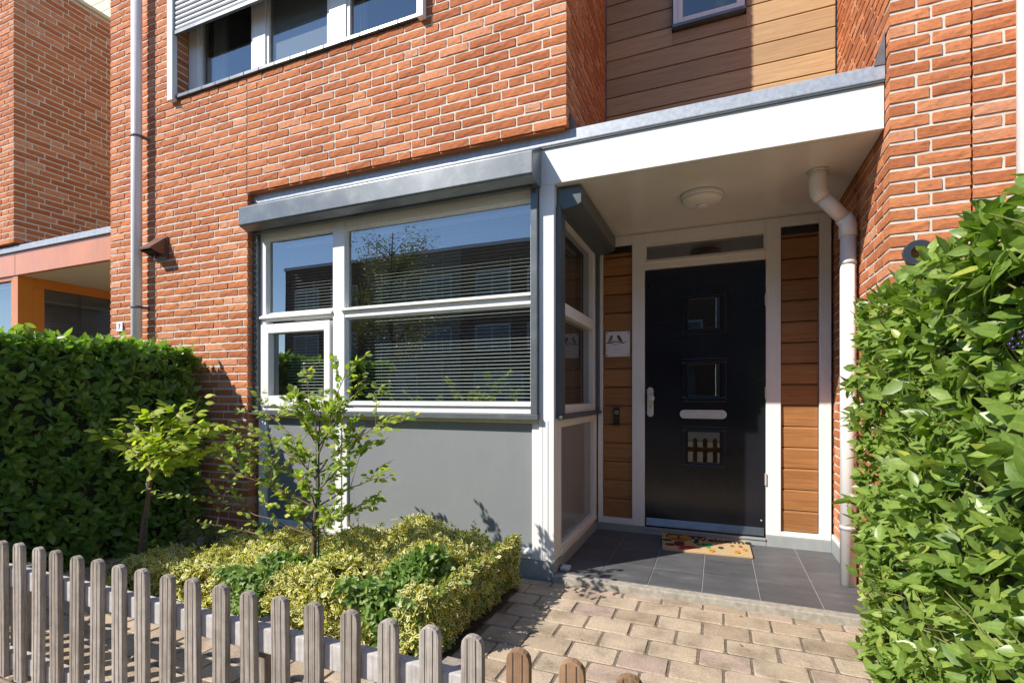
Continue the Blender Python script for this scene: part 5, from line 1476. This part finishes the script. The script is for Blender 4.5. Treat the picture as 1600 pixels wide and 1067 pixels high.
MB().tube([(bx0 + 0.045, TY - 0.015, 0.52), (bx0 + 0.17, TY + 0.05, 0.535)], 0.002, 6).build("tie", M['black'], sk, 0)
SY = 1.97
sx0, _ = onY(213, 900, SY); sx1, sz1 = onY(238, 728, SY)
st2 = [(tip(191, 684, 1.97), .95), (tip(168, 681, 1.92), .95), (tip(211, 655, 2.07), 1), (tip(240, 650, 1.87), 1), (tip(289, 634, 2.02), 1), (tip(329, 667, 1.97), 1), (tip(354, 693, 2.07), 1), (tip(340, 716, 1.97), .98),
       (tip(228, 718, 1.87), 1), (tip(262, 720, 1.87), 1), (tip(300, 715, 1.97), 1), (tip(270, 665, 1.92), 1), (tip(205, 700, 1.87), .97), (tip(305, 655, 1.87), 1), (tip(250, 690, 1.82), 1), (tip(280, 690, 1.84), 1)]
t2_ = young_tree("small lime green tree on a thin bare trunk beside the left hedge", (sx0, SY, -0.03), (sx1, SY, sz1), st2, 0.3, M['leafS'], 0.064, "ts", 520, 0.017, 8, (0.3, 1.0), 2, 0.25)
sk2 = thing("plant_stake", "thin green stake beside the bare trunk of the small lime green tree", "stake", (sx0 + 0.10, SY, -0.04), "green stakes tied to the young trees")
MB().tube([(sx0 + 0.09, SY, -0.04), (sx0 + 0.10, SY, 0.60)], 0.006, 8).build("stake_rod", M['stake'], sk2, 0)
MB().tube([(sx0 + 0.10, SY, 0.50), (sx0 + 0.27, SY + .05, 0.55)], 0.003, 6).build("tie", M['stake'], sk2, 0)

# low grey-green plants at the foot of the small tree
def low_plant(label, x, y, r_, h_, mat, n, seed, tag_, ls=0.02):
    t = thing("low_plant", label, "plant", (x, y, -0.04)); rs_ = np.random.RandomState(seed)
    P = []; R = []; S = []; V = []; stm = MB()
    for k in range(int(n / 12)):
        a = rs_.uniform(0, 6.28); q = abs(rs_.normal()) * .5
        tipp = Vector((x + r_ * q * math.cos(a), y + r_ * q * math.sin(a), -0.04 + h_ * rs_.uniform(.55, 1) * (1 - .3 * q)))
        b0 = Vector((x + .2 * r_ * math.cos(a), y + .2 * r_ * math.sin(a), -0.04))
        stm.tube([b0, b0.lerp(tipp, .5), tipp], [.002, .0015, .0008], 4, False)
        for j in range(12):
            p = b0.lerp(tipp, .3 + .7 * j / 11); an = j * 2.4
            P.append(np.array(p)); R.append(basis(np.array([math.cos(an), math.sin(an), .5]), np.array([0, 0, 1.]) + rs_.normal(size=3) * .3)); S.append(ls * rs_.uniform(.7, 1.2)); V.append(rs_.rand())
    stm.build("stems", M['stem'], t, 0)
    leaves(t, tag_, T_ROUND, P, R, S, V, mat, 0)
    return t
low_plant("grey green small leaved plant at the foot of the small lime tree", -3.22, 2.42, 0.30, 0.30, M['leafP'], 1500, 2, "lp")
low_plant("upright pale plant just right of the stake near the left hedge", -3.30, 2.30, 0.08, 0.44, M['leafP'], 260, 3, "lp2", 0.024)
low_plant("low weedy plant with tiny green leaves left of the small tree trunk", -3.45, 1.95, 0.12, 0.18, M['leafG'], 260, 4, "lp3", 0.022)
low_plant("dark leafy plant behind the bed against the bay panels", -1.95, 2.82, 0.38, 0.33, M['leafP'], 900, 5, "lp4", 0.02)
# dry leaves on the ground
dr = random.Random(2); P = []; R = []; S = []; V = []
for k in range(46):
    x = dr.uniform(-3.3, -2.9) if k < 14 else dr.uniform(-3.6, 0.5); y = dr.uniform(1.9, 2.1) if k < 14 else dr.uniform(1.4, 2.95)
    if -0.95 < x and k >= 14 and dr.random() < .6: continue
    P.append(np.array([x, y, -0.034])); a = dr.uniform(0, 6.28)
    R.append(basis(np.array([math.cos(a), math.sin(a), dr.uniform(-.1, .3)]), np.array([dr.uniform(-.3, .3), dr.uniform(-.3, .3), 1]))); S.append(dr.uniform(.012, .03)); V.append(dr.random())
o = leaves_mesh("fallen_leaves", T_ROUND, np.array(P), np.array(R), np.array(S), np.array(V), M['leafD'], None)
o['label'] = "scattered dry brown leaves on the paving"; o['category'] = "leaves"

# ================================================================== across the street (seen in the panes)
def street_house(label, x0, x1, mat, y=-17.0, h=8.7):
    t = thing("street_house", label, "house", ((x0 + x1) / 2, y - 4, -0.05), "flat roofed houses across the street")
    bx("walls", mat, t, x0, x1 - 0.05, y - 8, y, -0.06, h, 0)
    bx("roof_edge", M['zinc'], t, x0, x1 - 0.05, y - 8, y + 0.12, h + 0.003, h + 0.18, 0)
    for zz in (3.4, 6.1):
        for k in range(2):
            a = x0 + 0.8 + k * 2.8
            f_ = bx("window", M['dimframe'], t, a, a + 1.9, y + 0.002, y + 0.06, zz, zz + 1.35, 0)
            bx("pane", M['anthracite'], f_, a + 0.09, a + 0.9, y + 0.062, y + 0.07, zz + 0.09, zz + 1.26, 0)
            bx("pane", M['anthracite'], f_, a + 1.0, a + 1.81, y + 0.062, y + 0.07, zz + 0.09, zz + 1.26, 0)
    f_ = bx("window", M['dimframe'], t, x0 + 0.7, x0 + 3.4, y + 0.002, y + 0.06, 0.8, 2.3, 0)
    for k in range(3): bx("pane", M['anthracite'], f_, x0 + 0.78 + k * 0.87, x0 + 1.58 + k * 0.87, y + 0.062, y + 0.07, 0.9, 2.2, 0)
    bx("door", M['anthracite'], t, x0 + 4.2, x0 + 5.2, y + 0.002, y + 0.06, 0.0, 2.2, 0)
labels = ["brown brick house across the street, farthest left in the reflections", "grey rendered house across the street, second of the row", "brown brick house across the street behind the birch", "brown brick house across the street opposite the bay", "grey rendered house across the street opposite the door", "brown brick house across the street, right of the row", "brown brick house across the street at the right end"]
for k in range(7):
    street_house(labels[k], -24.5 + 6.1 * k, -24.5 + 6.1 * (k + 1), M['opp_brick2'] if k in (1, 4) else M['opp_brick'])
# street tree, reflected in the big pane
def street_tree(label, x, y, h_, rad, seed, tag_, n=5200):
    t = thing("street_tree", label, "tree", (x, y, -0.06)); r = random.Random(seed); rs_ = np.random.RandomState(seed)
    tk = MB(); tk.tube([(x, y, -0.1), (x + .05, y, h_ * .3), (x, y + .05, h_ * .6), (x + .05, y, h_ * .92)], [0.09, 0.07, 0.045, 0.012], 10)
    tk.build("trunk", M['bark'], t, 0)
    lb = MB(); P = []; R = []; S = []; V = []
    for k in range(34):
        z0 = h_ * r.uniform(.25, .85); a = r.uniform(0, 6.28); L = rad * (1.15 - z0 / h_) * r.uniform(.7, 1.3)
        p0 = Vector((x, y, z0)); p1 = p0 + Vector((L * math.cos(a), L * math.sin(a), L * r.uniform(.5, 1.3)))
        pth = arc(p0, p0.lerp(p1, .5) + Vector((0, 0, .1)), p1, 5); lb.tube(pth, [.022, .018, .014, .01, .006, .003], 5, False)
        for _ in range(int(n / 34)):
            f_ = r.uniform(.15, 1.05); p = p0.lerp(p1, f_) + Vector(rs_.normal(size=3)) * 0.19
            P.append(np.array(p)); R.append(basis(rs_.normal(size=3), np.array([0, 0, 1.]) + rs_.normal(size=3) * .6)); S.append(r.uniform(.05, .09)); V.append(r.random())
    lb.build("limbs", M['bark'], t, 0)
    leaves_mesh("crown", T_ROUND, np.array(P), np.array(R), np.array(S), np.array(V), M['leafB'], t)
street_tree("slender birch across the garden path, mirrored in the large bay pane", -9.2, -6.6, 6.6, 1.9, 6, "st")
street_tree("small round crowned tree across the street, mirrored in the bay", -14.5, -12.5, 5.2, 2.0, 16, "st2", 3000)
